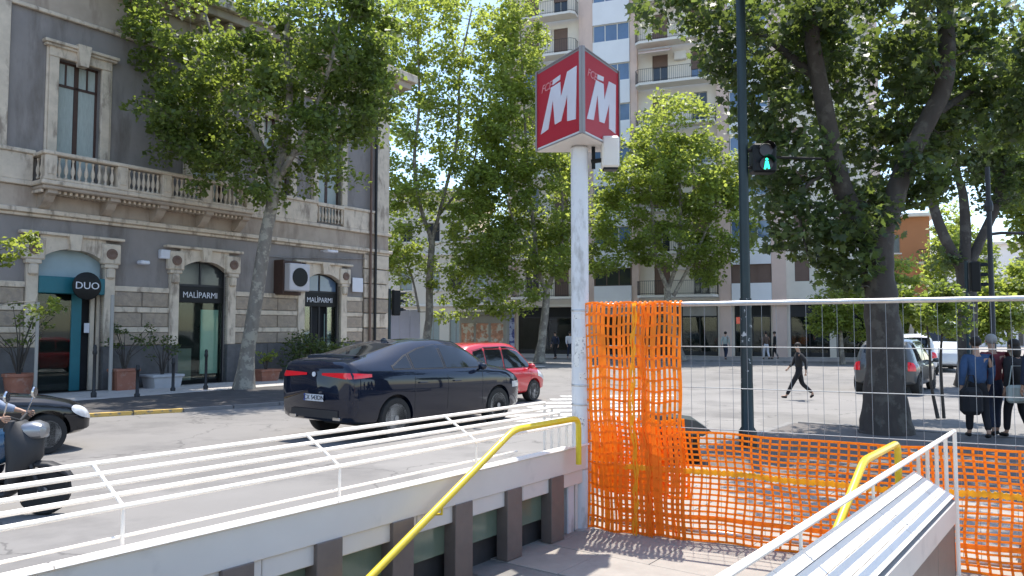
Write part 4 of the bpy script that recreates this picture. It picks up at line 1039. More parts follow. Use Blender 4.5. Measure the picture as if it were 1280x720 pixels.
T('plane_tree', 'forked plane tree left of the metro pole', (1.55, 43.5, 0),
  [([(675,456),(678,420),(682,385),(683,365)], [.28,.23,.21,.20]), ([(683,365),(672,335),(668,290),(660,220),(655,130),(650,30)], [.14,.13,.11,.09,.06,.03]),
   ([(683,365),(694,335),(704,290),(700,210),(690,130)], [.14,.12,.09,.06,.03]), ([(670,320),(640,270),(625,210)], [.08,.06,.03])],
  [(655,50,34,80,2.6),(650,160,48,60,3),(625,240,40,48,2.6),(690,250,42,60,2.6),(665,310,56,40,2.6),(615,310,30,36,2),(700,310,24,36,2),(630,100,22,60,2),(705,215,24,40,2),(640,370,44,22,2.2),(600,200,30,70,2.4)],
  340, .74, 78, .21, M_['leafB'], M_['bark'], 'street trees', seed=9)
T('plane_tree', 'bright round plane tree in front of the apartment block, behind the metro sign', (10.2, 46, 0),
  [([(838,450),(838,400),(834,360)], [.26,.22,.20]), ([(834,360),(820,320),(815,260),(810,190)], [.14,.11,.08,.04]), ([(835,362),(850,310),(850,240),(846,160)], [.14,.12,.09,.04]), ([(842,370),(868,320),(890,270),(900,230)], [.12,.09,.06,.03])],
  [(840,160,62,36,3.2),(800,210,56,46,3),(880,215,52,46,3),(840,240,80,50,3.4),(780,275,44,42,2.6),(895,285,42,50,2.6),(835,310,56,32,2.6),(760,320,26,30,2),(880,335,34,20,2),(915,230,18,30,1.6)],
  350, .72, 84, .21, M_['leafB'], M_['bark'], 'street trees', seed=12)
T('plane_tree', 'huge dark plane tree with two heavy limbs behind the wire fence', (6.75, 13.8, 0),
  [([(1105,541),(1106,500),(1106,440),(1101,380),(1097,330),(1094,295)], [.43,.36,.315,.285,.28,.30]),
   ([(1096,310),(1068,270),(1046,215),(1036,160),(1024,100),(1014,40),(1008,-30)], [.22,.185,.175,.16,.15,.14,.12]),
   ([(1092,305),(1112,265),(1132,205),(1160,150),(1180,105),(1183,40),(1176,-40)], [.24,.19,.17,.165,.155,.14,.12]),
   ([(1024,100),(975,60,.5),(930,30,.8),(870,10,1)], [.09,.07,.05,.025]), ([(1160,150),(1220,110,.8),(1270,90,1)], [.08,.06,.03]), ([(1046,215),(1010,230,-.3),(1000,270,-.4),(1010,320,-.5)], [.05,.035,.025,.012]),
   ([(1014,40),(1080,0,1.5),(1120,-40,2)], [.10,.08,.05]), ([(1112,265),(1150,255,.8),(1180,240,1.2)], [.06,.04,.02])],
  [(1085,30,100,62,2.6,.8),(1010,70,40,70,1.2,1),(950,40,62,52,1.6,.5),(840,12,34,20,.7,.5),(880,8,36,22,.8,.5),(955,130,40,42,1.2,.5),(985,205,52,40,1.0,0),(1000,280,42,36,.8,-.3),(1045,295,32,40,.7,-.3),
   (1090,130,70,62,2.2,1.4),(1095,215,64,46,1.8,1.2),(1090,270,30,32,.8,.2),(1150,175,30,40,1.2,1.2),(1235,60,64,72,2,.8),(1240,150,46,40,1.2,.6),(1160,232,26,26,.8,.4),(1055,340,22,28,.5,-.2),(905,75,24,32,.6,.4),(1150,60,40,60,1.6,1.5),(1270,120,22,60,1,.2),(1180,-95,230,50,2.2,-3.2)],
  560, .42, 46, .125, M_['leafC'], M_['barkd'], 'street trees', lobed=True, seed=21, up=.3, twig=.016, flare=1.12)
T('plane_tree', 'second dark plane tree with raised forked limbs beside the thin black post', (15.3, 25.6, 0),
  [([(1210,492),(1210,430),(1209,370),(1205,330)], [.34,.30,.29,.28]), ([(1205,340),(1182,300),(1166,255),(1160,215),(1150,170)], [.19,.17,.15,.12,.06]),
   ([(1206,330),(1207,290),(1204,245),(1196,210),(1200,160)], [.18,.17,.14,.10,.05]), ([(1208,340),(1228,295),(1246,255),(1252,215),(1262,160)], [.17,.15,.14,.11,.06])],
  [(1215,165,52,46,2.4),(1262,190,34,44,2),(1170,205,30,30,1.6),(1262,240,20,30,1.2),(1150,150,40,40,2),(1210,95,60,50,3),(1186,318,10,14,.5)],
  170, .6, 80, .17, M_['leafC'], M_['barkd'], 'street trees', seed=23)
T('young_tree', 'small two stemmed young tree on the pavement right of the huge trunk', (9.13, 16.42, 0),
  [([(1166,523),(1164,480),(1162,440),(1158,400)], [.03,.028,.025,.015]), ([(1180,523),(1177,480),(1176,440),(1180,400)], [.035,.03,.028,.015])],
  [(1150,385,34,24,.7),(1180,400,26,22,.6),(1128,380,20,20,.5),(1175,372,26,18,.5)],
  60, .22, 52, .10, M_['leafA'], M_['barkd'], seed=31)
T('small_tree', 'pale green small tree in front of the shops left of the huge trunk', (18.2, 42, 0),
  [([(1052,452),(1051,420),(1050,395)], [.12,.10,.07])],
  [(1050,385,34,24,1.2),(1038,400,24,20,1),(1070,395,22,30,1),(1055,365,20,14,.8)],
  80, .5, 80, .17, M_['leafB'], M_['bark'], seed=33)
for i, (x, yb, Y, lab, el) in enumerate([
    (1128, 445, 44, 'rounded green tree seen between the huge trunk and the orange house', [(1125,395,34,34,1.6),(1120,350,26,26,1.4),(1150,400,22,26,1.4),(1128,420,40,18,1.4)]),
    (1195, 440, 48, 'bushy tree behind the second dark trunk', [(1195,390,34,30,1.8),(1180,340,16,44,1.4),(1185,300,10,20,1)]),
    (1212, 440, 54, 'tall dark tree crown far behind the second dark trunk', [(1205,330,30,60,2),(1190,290,18,40,1.6),(1232,360,20,40,1.6)]),
    (1262, 440, 40, 'light green tree at the right edge below the thin black arm', [(1256,378,34,30,1.8),(1235,400,30,26,1.6),(1278,350,20,24,1.2)]),
    (1300, 440, 30, 'tree leaning in from the right edge with pale leaves', [(1278,230,24,44,1.4),(1298,170,30,50,1.6),(1300,290,22,20,1.2)])]):
    k = Y/950
    T('background_tree', lab, ((x-640)*k, Y, 0), [([(x,yb),(x,yb-30),(x+2,yb-60)], [.17,.13,.09]), ([(x,yb-40),(el[1][0],el[1][1]), (el[-1][0],el[-1][1]-10)], [.08,.05,.03])], el, 110, .62, 76, .2, M_['leafB'], M_['bark'], 'background trees', seed=40+i)
# tree whose twigs reach in from the left edge
T('street_tree', 'twigs of a tree just outside the left edge in front of the teal shop', (-15.0, 19.6, 0),
  [([(-86,500),(-84,420),(-90,330),(-95,240)], [.14,.12,.11,.10]), ([(-88,350),(-40,325),(0,312),(30,300)], [.04,.03,.02,.01]), ([(-86,400),(-30,388),(20,378),(62,378)], [.03,.022,.014,.006]), ([(-95,240),(-90,120)], [.09,.04])],
  [(18,308,30,11,.4),(8,330,16,12,.3),(38,300,12,8,.2),(64,382,9,9,.2),(46,392,9,6,.2),(-110,180,60,80,1.8),(-120,60,60,80,1.8),(-30,318,30,14,.4)],
  95, .24, 40, .12, M_['leafB'], M_['bark'], seed=51)
# dark hedge / undergrowth band by the shops
def shrub(label, loc, w_, d_, h, n, lm, name='shrub', sz=.1, cat='shrub', seed=1):
    r_ = random.Random(seed); th = thing(name, label, cat, loc); cl = []
    for _ in range(n): cl.append((r_.uniform(-w_,w_), r_.uniform(-d_,d_), r_.uniform(.15*h, h*.85), .22*h+.1))
    m = MB()
    for c in cl: m.tube([(c[0]*.2, c[1]*.2, 0), (c[0]*.7, c[1]*.7, c[2]*.6), c[:3]], [.02,.014,.006], 4, cap=False)
    m.build('stems', M_['barkd'], th); leaf_cloud('foliage', cl, 60, sz, lm, th); return th
shrub('dark shrub against the palace wall beside the third shop door', fac(2.1, -1.2), .5, .35, 1.9, 20, M_['leafC'], seed=2)
shrub('dense dark shrub in front of the third shop door, behind the car boot', fac(2.95, -1.6), .8, .4, 1.5, 26, M_['leafC'], seed=3)

# ------------------------------------------------------------------ pots, bollards on the left pavement
def pot(label, loc, r0, r1, h, m_, square=False):
    th = thing('plant_pot', label, 'plant pot', loc, AFR)
    m = MB()
    if square:
        m.prism([(-r1*1.3,-r1),(r1*1.3,-r1),(r1*1.3,r1),(-r1*1.3,r1)], lambda a,b: (a*r0/r1,b*r0/r1,0), lambda a,b: (a,b,h)); m.bbox(-r1*1.4, r1*1.4, -r1*1.1, r1*1.1, h-.08, h+.003, .015)
    else: m.lathe([(r0,0),(r1*.96,h*.86),(r1*1.05,h*.87),(r1*1.05,h),(r1*.9,h),(r1*.88,h-.06)], 18)
    m.build('pot', m_, th, smooth=not square)
    MB().lathe([(r1*.86,h-.05),(.01,h-.03)], 12).build('soil', M_['soil'], th)
    return th
p1 = pot('large terracotta pot left of the teal shop door', fac(-7.34,-.85), .28, .38, .65, M_['terra'])
p2 = pot('terracotta pot with a thin young tree between the first two shops', fac(-4.39,-.8), .24, .27, .65, M_['terra'], True)
p3 = pot('long whitish planter beside the middle shop door', fac(-3.14,-.8), .33, .38, .42, mat('pale_pot', (.42,.42,.43), .8), True)
p4 = pot('small reddish planter behind the leaning tree trunk', fac(.75,-.9), .26, .32, .42, M_['terra'], True)
def pot_plant(th, z, hgt, n, r, lm, seed, label):
    r_ = random.Random(seed); t2 = thing('potted_plant', label, 'plant', th.location+Vector((0,0,z)))
    m = MB(); cl = []
    for i in range(n):
        p = Vector((r_.gauss(0,r), r_.gauss(0,r), hgt*(.45+.55*r_.random()))); cl.append((*p, .17)); m.tube([(0,0,-.1), (p.x*.3,p.y*.3,p.z*.55), p], [.02,.014,.005], 4, cap=False)
    m.build('stem', M_['barkd'], t2); leaf_cloud('leaves', cl, 22, .09, lm, t2); return t2
pot_plant(p1, .6, 2.0, 16, .38, M_['leafA'], 1, 'thin leafy shrub growing in the large terracotta pot')
pot_plant(p2, .6, 1.6, 12, .34, M_['leafC'], 2, 'sparse young tree in the terracotta pot between two shops')
pot_plant(p3, .36, 1.3, 10, .22, M_['leafC'], 3, 'dark spiky plant in the long whitish planter')
pot_plant(p4, .36, .7, 10, .2, M_['leafB'], 4, 'low green plant in the small reddish planter')
bol = thing('bollard', 'x', 'bollard', (-11.4, 20.84, 0), 0, 'bollards on the left pavement')
MB().lathe([(.07,0),(.075,.10),(.045,.14),(.042,.95),(.06,.98),(.06,1.02),(.045,1.06),(.05,1.12),(.03,1.18)], 12).build('post', M_['iron'], bol, smooth=True)
bl = [(-11.4,20.84,1.22,'bollard right of the teal shop door'),(-10.34,21.09,.75,'bollard in front of the terracotta pot with the young tree'),(-10.2,22.99,.85,'bollard in front of the whitish planter'),(-9.46,23.6,1.05,'bollard in front of the middle shop window, next to the tree trunk')]
for i, (x, y, s_, lab) in enumerate(bl):
    o = bol if i == 0 else copy_thing(bol, (x, y, 0)); o['label'] = 'thin dark '+lab; o.scale = (1, 1, s_)
sp_ = thing('sign_post', 'tall thin grey post on the pavement left of the teal shop door', 'post', (-13.0, 20.84, 0)); MB().tube([(0,0,0),(0,0,2.6)], .045, 8).build('pole', M_['greyb'], sp_, smooth=True); MB().lathe([(.09,0),(.09,.03),(.05,.06)], 12).build('base', M_['iron'], sp_)
sp2 = thing('sign_post', 'grey pipe post at the right side of the teal shop door', 'post', fac(-4.85, -.9, 0)); MB().tube([(0,0,0),(0,0,2.9)], .055, 8).build('pole', M_['greyb'], sp2, smooth=True)

# ------------------------------------------------------------------ lamp posts and signals
lp = thing('lamp_post', 'tall dark green lamp post with stickers behind the orange net', 'lamp post', (3.72, 12.1, 0))
M_['postg2'] = mat('sticker_post', (.015,.028,.032), .5, var=.2, scale=6, col2=(.45,.46,.46), mask=(.60,.62), mscale=9)
MB().lathe([(.14,0),(.14,.25),(.098,.32),(.094,1.0)], 16).build('base', M_['postg'], lp, smooth=True)
MB().lathe([(.092,1.0),(.090,2.35)], 16).build('stickered_shaft', M_['postg2'], lp, smooth=True)
MB().lathe([(.078,2.35),(.072,8.5)], 16).build('shaft', M_['postg'], lp, smooth=True)
m = MB(); m.tube([(0,0,8.4),(0,0,8.9),(.4,-.1,9.3),(1.6,-.4,9.4)], .05, 8); m.build('arm', M_['postg'], lp, smooth=True)
MB().bbox(1.4, 2.1, -.6, -.3, 9.32, 9.44, .03).build('lantern', M_['postg'], lp)
def rounded_lens(m, x, y, z, r): return m.lathe([(r,0),(r*.7,.02),(r*.2,.03)], 16, (x, y, z), axis='y')
M_['green_on'] = mat('green_light', (.0,.4,.25), .4, emit=(.02,.9,.45), es=1.6)
M_['lens_off'] = mat('lens_off', (.03,.02,.02), .3)
ps = thing('pedestrian_signal', 'pedestrian signal with a lit green man on the dark lamp post', 'traffic light', (3.72, 12.1, 4.35))
m = MB(); m.bbox(.12, .50, -.14, .12, .0, .47, .03); m.build('housing', M_['black'], ps)
MB().lathe([(.105,0),(.105,.02),(.09,.025)], 18, (.32,-.165,.13), axis='y').build('lens', M_['lens_off'], ps, smooth=True)
m = MB(); y = -.168     # walking figure
for poly in ([(.30,.17),(.345,.17),(.36,.10),(.325,.09),(.29,.10)], [(.29,.10),(.325,.09),(.30,.04),(.275,.045)], [(.325,.095),(.36,.10),(.37,.05),(.345,.045)]):
    m.prism(poly, lambda a,b: (a,y,b), lambda a,b: (a,y-.006,b))
m.ball((.325,y,.20), .022, 8, 6, (1,.3,1)); m.build('walking_man', M_['green_on'], ps)
MB().lathe([(.105,0),(.105,.02),(.09,.025)], 18, (.32,-.165,.35), axis='y').build('lens', M_['lens_off'], ps, smooth=True)
for z in (.13, .35):
    g = [[(.32+.12*math.cos(a), yy, z+.12*math.sin(a)) for a in np.linspace(.2, PI-.2, 10)] for yy in (-.14, -.27)]
    MB().grid(g).grid([[(p[0]*1.0, p[1], p[2]+.006) for p in r] for r in g]).build('visor', M_['black'], ps, smooth=True)
m = MB(); m.tube([(0,0,.1),(.15,-.02,.1)], .025, 6); m.tube([(0,0,.38),(.15,-.02,.38)], .025, 6); m.tube([(.5,0,.27),(1.3,.1,.27)], .022, 6); m.build('bracket', M_['black'], ps, smooth=True)
def signal(label, loc, rz, zh, arm=None, group='traffic lights'):
    th = thing('traffic_light', label, 'traffic light', loc, rz, group)
    MB().lathe([(.09,0),(.09,.05),(.055,.1),(.05,zh+.95)], 10).build('post', M_['postg'], th, smooth=True)
    MB().bbox(-.16, .16, -.36, -.1, zh, zh+.92, .03).build('housing', M_['black'], th)
    for i in range(3):
        MB().lathe([(.10,0),(.09,.02)], 14, (0,-.38,zh+.16+i*.30), axis='y').build('lens', M_['lens_off'], th)
        g = [[(.12*math.cos(a), yy, zh+.16+i*.3+.12*math.sin(a)) for a in np.linspace(.1, PI-.1, 10)] for yy in (-.36, -.56)]
        MB().grid(g).build('visor', M_['black'], th, smooth=True)
    return th
signal('black traffic light at the palace corner seen from the side', (-4.35, 27.0, 0), R(115), 2.35)
signal('black traffic light in front of the second dark trunk', (13.9, 23.2, 0), R(70), 3.0)
bp = thing('tram_post', 'thin black post with a side arm at the right edge', 'post', (13.9, 22.0, 0))
MB().lathe([(.12,0),(.12,.3),(.075,.4),(.065,6.6)], 12).build('shaft', M_['iron'], bp, smooth=True)
m = MB(); m.tube([(0,0,4.62),(.35,.0,4.66),(1.6,-.3,4.60)], .045, 8); m.build('arm', M_['iron'], bp, smooth=True)
MB().lathe([(.11,5.3),(.12,5.45),(.09,5.6)], 10).build('collar', M_['iron'], bp)
# low dark bin behind the net
bn = thing('waste_bin', 'low dark bin with a sloping lid half hidden by the tall orange net', 'bin', (2.30, 10.9, 0), -.1, sc=.8)
m = MB(); m.prism([(-.50,.0),(.36,.0),(.42,.48),(-.52,.58)], lambda a,b: (a,-.30,b), lambda a,b: (a,.30,b)); m.build('body', M_['black'], bn)
m = MB(); m.prism([(-.56,.58),(.46,.47),(.60,.56),(.34,.74),(-.45,.84),(-.58,.74)], lambda a,b: (a,-.34,b), lambda a,b: (a,.34,b)); m.build('lid', mat('bin_lid', (.05,.06,.058), .4, var=.2), bn)
for x in (-.4, .35): MB().lathe([(.07,-.03),(.09,-.02),(.09,.02),(.07,.03)], 12, (x,-.30,.09), axis='y').build('wheel', M_['black'], bn)

# ------------------------------------------------------------------ vehicles
def paint(name, c, coat=.8, rough=.35, metal=.2, spec=.5): return mat(name, c, rough, metal=metal, var=.03, scale=2, coat=coat, spec=spec)
M_['tyre'] = mat('tyre', (.018,.018,.018), .85, var=.2, scale=12)
M_['rimm'] = mat('wheel_rim', (.30,.31,.33), .35, metal=.8, var=.1)
M_['cabin'] = mat('cabin_dark', (.03,.03,.032), .85, var=.2)
M_['chrome'] = mat('chrome', (.6,.6,.6), .15, metal=1, var=.02)
M_['lampred'] = mat('tail_lamp', (.42,.006,.012), .2, coat=.6, emit=(.9,.01,.03), es=.10)
M_['lamphead'] = mat('head_lamp', (.62,.62,.62), .12, coat=.8, var=.25, scale=9)
M_['plate'] = mat('number_plate', (.60,.62,.66), .5, var=.04)
M_['plateblue'] = mat('plate_blue', (.02,.06,.35), .5)
M_['plateink'] = mat('plate_ink', (.03,.03,.04), .6)
M_['trim'] = mat('black_trim', (.022,.022,.024), .6, var=.1)
M_['rglass'] = mat('tinted_glass', (.010,.012,.014), .05, var=.1, spec=.5, coat=.2)

class Car:
    """st: stations (x, z_low, z_belt, half_width_belt, z_top, half_width_top); x from the tail to the nose"""
    def __init__(s, W, st, belly=None):
        s.W = W; s.st = np.array(st, float); s.X = s.st[:, 0]
        xs = s.X; s.L = xs[-1]
    def par(s, x):
        i = int(np.clip(np.searchsorted(s.X, x)-1, 0, len(s.X)-2)); a = s.st[max(i-1, 0)]; b = s.st[i]; c = s.st[i+1]; d = s.st[min(i+2, len(s.X)-1)]
        h = s.X[i+1]-s.X[i]; t = (x-s.X[i])/h
        def slope(p, q, r):
            h0, h1 = q[0]-p[0], r[0]-q[0]
            if h0 <= 0 or h1 <= 0: return (r-p)/max(r[0]-p[0], 1e-6)
            m0, m1 = (q-p)/h0, (r-q)/h1; o = np.zeros(6); 
            k = m0*m1 > 0; o[k] = 2*m0[k]*m1[k]/(m0[k]+m1[k]); return o
        m1 = slope(a, b, c) if i > 0 else (c-b)/h; m2 = slope(b, c, d) if i+2 < len(s.X) else (c-b)/h
        return (2*t**3-3*t*t+1)*b+(t**3-2*t*t+t)*h*m1+(-2*t**3+3*t*t)*c+(t**3-t*t)*h*m2
    def sec(s, x):
        _, zl, zb, wb, zt, wt = s.par(x); w_ = wb*1.045 
        d = zb-zl; up = zt-zb
        return [(0,zl),(w_*.80,zl),(w_*.93,zl+.04),(w_*.975,zl+.14*d),(w_*.985,zl+.38*d),(w_,zl+.62*d),(w_*.995,zl+.80*d),(w_*.975,zb-.05*d),(wb*.985,zb),
                (wb*.965 if up > .15 else wb*.94,zb+min(.03,up*.3)),(wb+(wt-wb)*.40,zb+up*.42),(wb+(wt-wb)*.75,zb+up*.76),(wt*.985,zt-.20*min(up,.3)),(wt*.90,zt-.08*min(up,.3)),(wt*.5,zt-.01),(0,zt)]
    def side_y(s, x, z):
        q = s.sec(x)[2:13]
        for (y0, z0), (y1, z1) in zip(q[:-1], q[1:]):
            if z0 <= z <= z1: return y0+(y1-y0)*(z-z0)/max(z1-z0, 1e-6)
        return q[-1][0] if z > q[-1][1] else q[0][0]
    def top_z(s, x, y):
        q = s.sec(x)[8:]; y = abs(y)
        for (y0, z0), (y1, z1) in zip(q[:-1], q[1:]):
            if y1 <= y <= y0: return z0+(z1-z0)*(y0-y)/max(y0-y1, 1e-6)
        return q[0][1]
    def body(s, th, m, wheels, rw, name='body'):
        xs = np.unique(np.concatenate([np.arange(0, s.L, .07), s.X, [s.L]])); P = []
        for x in xs:
            h = s.sec(x); P.append([(x, y, z) for y, z in h]+[(x, -y, z) for y, z in h[::-1][1:]])
        b = MB(); b.grid(P)
        n = len(P[0]); b.add(P[0], [tuple(range(n-1))]); b.add(P[-1], [tuple(range(n-2, -1, -1))])
        me = bpy.data.meshes.new(name); me.from_pydata(b.v, [], b.f)
        import bmesh
        bm = bmesh.new(); bm.from_mesh(me); bmesh.ops.remove_doubles(bm, verts=bm.verts, dist=.0005); bmesh.ops.recalc_face_normals(bm, faces=bm.faces); bm.to_mesh(me); bm.free()
        me.materials.append(m)
        tmp = bpy.data.objects.new('tmp', me); COL.objects.link(tmp)
        cut = MB()
        for wx in wheels:
            for sy in (-1, 1):
                y0 = sy*(s.par(wx)[3]*1.045-.24); cut.lathe([(rw+.055, min(y0, sy*1.5)), (rw+.055, max(y0, sy*1.5))], 28, (wx, 0, rw), axis='y')
        co = cut.build('cut', M_['trim'])
        md = tmp.modifiers.new('b', 'BOOLEAN'); md.operation = 'DIFFERENCE'; md.object = co; md.solver = 'EXACT'
        dg = bpy.context.evaluated_depsgraph_get(); dg.update(); nm = bpy.data.meshes.new_from_object(tmp.evaluated_get(dg))
        bpy.data.objects.remove(tmp); bpy.data.objects.remove(co)
        nm.materials.clear(); nm.materials.append(m)
        nm.polygons.foreach_set('use_smooth', [True]*len(nm.polygons)); nm.set_sharp_from_angle(angle=R(38))
        return link(name, nm, th)
    def side_pane(s, xa, xb, zlo, zhi, sy, off=.006, n=12, m=5):
        P = []
        for i in range(n+1):
            x = xa+(xb-xa)*i/n; a, b = zlo(x), zhi(x); row = []
            for j in range(m+1):
                z = a+(b-a)*j/m; row.append((x, sy*(s.side_y(x, z)+off), z))
            P.append(row)
        mb = MB(); mb.grid(P); Q = [[(x, y-sy*.008, z) for x, y, z in r] for r in P]; mb.grid(Q)
        mb.grid([P[0], Q[0]]); mb.grid([P[-1], Q[-1]]); mb.grid([[r[0] for r in P], [r[0] for r in Q]]); mb.grid([[r[-1] for r in P], [r[-1] for r in Q]])
        return mb
    def top_pane(s, xa, xb, ya, yb, off=.006, n=8, m=10):   # half widths at both ends
        P = []
        for i in range(n+1):
            x = xa+(xb-xa)*i/n; w_ = ya+(yb-ya)*i/n
            P.append([(x, w_*(2*j/m-1), s.top_z(x, w_*(2*j/m-1))+off) for j in range(m+1)])
        mb = MB(); mb.grid(P); Q = [[(x, y, z-.012) for x, y, z in r] for r in P]; mb.grid([P[0], Q[0]]); mb.grid([P[-1], Q[-1]]); mb.grid([[r[0] for r in P], [r[0] for r in Q]]); mb.grid([[r[-1] for r in P], [r[-1] for r in Q]])
        return mb
def wheel(th, x, y, r, sy, w_=.22, spokes=5):
    m = MB(); m.lathe([(r*.66,-w_/2),(r*.95,-w_/2),(r,-w_*.36),(r,w_*.36),(r*.95,w_/2),(r*.66,w_/2)], 26, (x, y, r), axis='y'); o = m.build('wheel', M_['tyre'], th, smooth=True)
    m = MB(); f = y+sy*(w_/2-.02)
    m.lathe([(r*.70,-.012),(r*.70,.012),(r*.62,.014)], 24, (x, f-sy*.05, r), axis='y')
    for k in range(spokes):
        a = 2*PI*k/spokes+.3; dx, dz = math.cos(a), math.sin(a)
        m.obox((x+dx*r*.36, f, r+dz*r*.36), (dx*r*.32, 0, dz*r*.32), (0, .015, 0), (-dz*r*.07, 0, dx*r*.07))
    m.lathe([(r*.14,-.03),(r*.14,.03)], 12, (x, f, r), axis='y'); m.lathe([(r*.705,-.02),(r*.66,-.02),(r*.66,.02),(r*.705,.02)], 24, (x, f, r), axis='y')
    m.build('rim', M_['rimm'], o, smooth=True)
    MB().lathe([(r*.60,-.01),(r*.60,.01)], 20, (x, y+sy*.01, r), axis='y').build('brake_disc', M_['trim'], o)
def make_car(kind, label, loc, rz, W, st, pm, panes, rw, wheels, plate=None, cat='car', spokes=5, group=None):
    th = thing(kind, label, cat, loc, rz, group); c = Car(W, st); c.body(th, pm, wheels, rw)
    for wx in wheels:
        for sy in (-1, 1):
            yy = c.par(wx)[3]*1.045-.125; wheel(th, wx, sy*yy, rw, sy, spokes=spokes)
    for (xa, xb, zl, zh) in panes['side']:
        for sy in (-1, 1):
            c.side_pane(xa-.03, xb+.03, lambda x: zl(x)-.022, lambda x: zh(x)+.022, sy, off=.003).build('window_seal', M_['trim'], th)
            c.side_pane(xa, xb, zl, zh, sy).build('side_window', M_['rglass'], th, smooth=True)
    a = panes['rear']; c.top_pane(a[0]-.03, a[1]+.03, a[2]+.03, a[3]+.03, off=.003).build('window_seal', M_['trim'], th); c.top_pane(*a).build('rear_window', M_['rglass'], th, smooth=True)
    a = panes['front']; c.top_pane(*a).build('windscreen', M_['rglass'], th, smooth=True)
    MB().box(wheels[0]-.2, wheels[1]+.2, -c.W/2*.72, c.W/2*.72, .2, .36).build('underbody', M_['trim'], th)
    for sy in (-1, 1):     # door mirrors
        x = panes['mirror']; z = c.par(x)[2]+.05; y = c.side_y(x, z-.06)
        m = MB(); m.ball((x, sy*(y+.13), z+.02), .1, 12, 8, (.75,1.05,.72)); m.tube([(x+.02, sy*(y-.02), z-.05),(x, sy*(y+.10), z)], .025, 6); m.build('mirror', pm, th, smooth=True)
    return th, c
def seam(c, th, xs, z0, z1):     # door gaps as thin dark strips following the flank
    for x in xs:
        for sy in (-1, 1):
            P = [[(xx, sy*(c.side_y(x, z)+.0025), z) for z in np.linspace(z0, z1, 9)] for xx in (x-.005, x+.005)]
            MB().grid(P).build('door_gap', M_['trim'], th)
def strip_patch(c, side, xa, xb, z0, z1, n=10):   # lamp patch along the flank
    return c.side_pane(xa, xb, z0, z1, side, off=.012, n=n, m=3)

# dark blue coupe style suv
st = [(0,.46,1.15,.82,1.31,.74),(.05,.38,1.19,.90,1.385,.76),(.16,.34,1.22,.935,1.42,.74),(.45,.31,1.23,.95,1.475,.68),(.9,.28,1.22,.96,1.57,.63),(1.4,.26,1.20,.965,1.68,.60),(1.9,.25,1.18,.965,1.745,.59),(2.4,.25,1.16,.965,1.76,.59),
      (2.9,.25,1.14,.96,1.72,.59),(3.25,.25,1.13,.95,1.59,.61),(3.6,.25,1.12,.94,1.39,.68),(3.85,.25,1.11,.93,1.23,.74),(4.2,.26,1.08,.92,1.17,.72),(4.55,.27,1.0,.89,1.09,.68),(4.8,.30,.88,.81,.95,.60),(4.93,.38,.72,.69,.78,.5)]
bmp = paint('dark_blue_paint', (.003,.007,.020), coat=1.0, rough=.5, metal=0, spec=.05)
bz = lambda x: 1.195-.02*(x-.9)
def bt(x): 
    return float(np.interp(x, [1.0,1.35,1.8,2.3,2.8,3.2,3.45], [1.28,1.44,1.57,1.63,1.61,1.49,1.32]))
bmw, bc = make_car('parked_car', 'dark blue coupe style SUV with red tail lamps just behind the white rails', (-3.42, 13.25, ZR), A_D, 2.0, st, bmp,
    dict(side=[(.98,1.42,lambda x: bz(x)+.05,lambda x: max(bt(x), bz(x)+.06)),(1.50,2.30,lambda x: bz(x)+.045,bt),(2.38,3.42,lambda x: bz(x)+.045,lambda x: max(bt(x), bz(x)+.05))],
         rear=(.34,1.38,.56,.50), front=(3.72,2.92,.62,.52), mirror=3.3), .37, (1.0, 3.97), spokes=10)
seam(bc, bmw, (1.46, 2.35, 3.42), .36, 1.08)
def rear_strip(th, c, m, ya, yb, za, zb, sy=1, off=.012, n=10, name='tail_lamp', wrap=.30, grow=0):
    # from the tail face (x~0) round the corner
    pts = []
    for i in range(n+1):
        t = i/n; pts.append((None, ya+(yb-ya)*t))
    P = []
    def tail_x(y, z):       # first station where the body is wide enough
        for x in np.linspace(0, .6, 61):
            if c.side_y(x, z) >= abs(y): return x
        return .6
    for _, y in pts:
        t = (y-ya)/(yb-ya+1e-9); zl, zh = za-grow*t, zb+grow*t*.4; row = []
        for j in range(4):
            z = zl+(zh-zl)*j/3; row.append((tail_x(y, z)-off, sy*y, z))
        P.append(row)
    if wrap:
        for xx in np.linspace(tail_x(yb, za)+.02, wrap, 7):
            t = (xx)/wrap; row = []
            for j in range(4):
                zl, zh = za-grow*(1-.5*t), zb+grow*.4-.03*t; z = zl+(zh-zl)*j/3; row.append((xx, sy*(c.side_y(xx, z)+off), z))
            P.append(row)
    mb = MB(); mb.grid(P); return mb.build(name, m, th, smooth=True)
m = MB(); P = []
for x, dz in ((.30,.004),(.34,.03),(.42,.035),(.47,.006)):
    P.append([(x, y, bc.top_z(x, y)+dz*(1-.0*y)) for y in np.linspace(-.62, .62, 15)])
m.grid(P).build('boot_spoiler', bmp, bmw, smooth=True)
for sy in (-1, 1): rear_strip(bmw, bc, M_['lampred'], .20, .80, 1.145, 1.185, sy, wrap=.42, grow=.045)
rear_strip(bmw, bc, M_['trim'], -.62, .62, .42, .56, 1, name='bumper_insert', wrap=0)
rear_strip(bmw, bc, M_['plate'], -.26, .26, .70, .815, 1, off=.022, name='number_plate', wrap=0)
rear_strip(bmw, bc, M_['plateblue'], .225, .26, .70, .815, 1, off=.026, name='plate_band', wrap=0)
text('plate_text', 'CX 543DN', .115, M_['plateink'], bmw, frame_matrix((-.030, -.01, .757), (0,-1,0)), .004)
MB().lathe([(.042,-.008),(.042,.008)], 18, (-.022, 0, 1.16), axis='x').build('badge', M_['plate'], bmw)
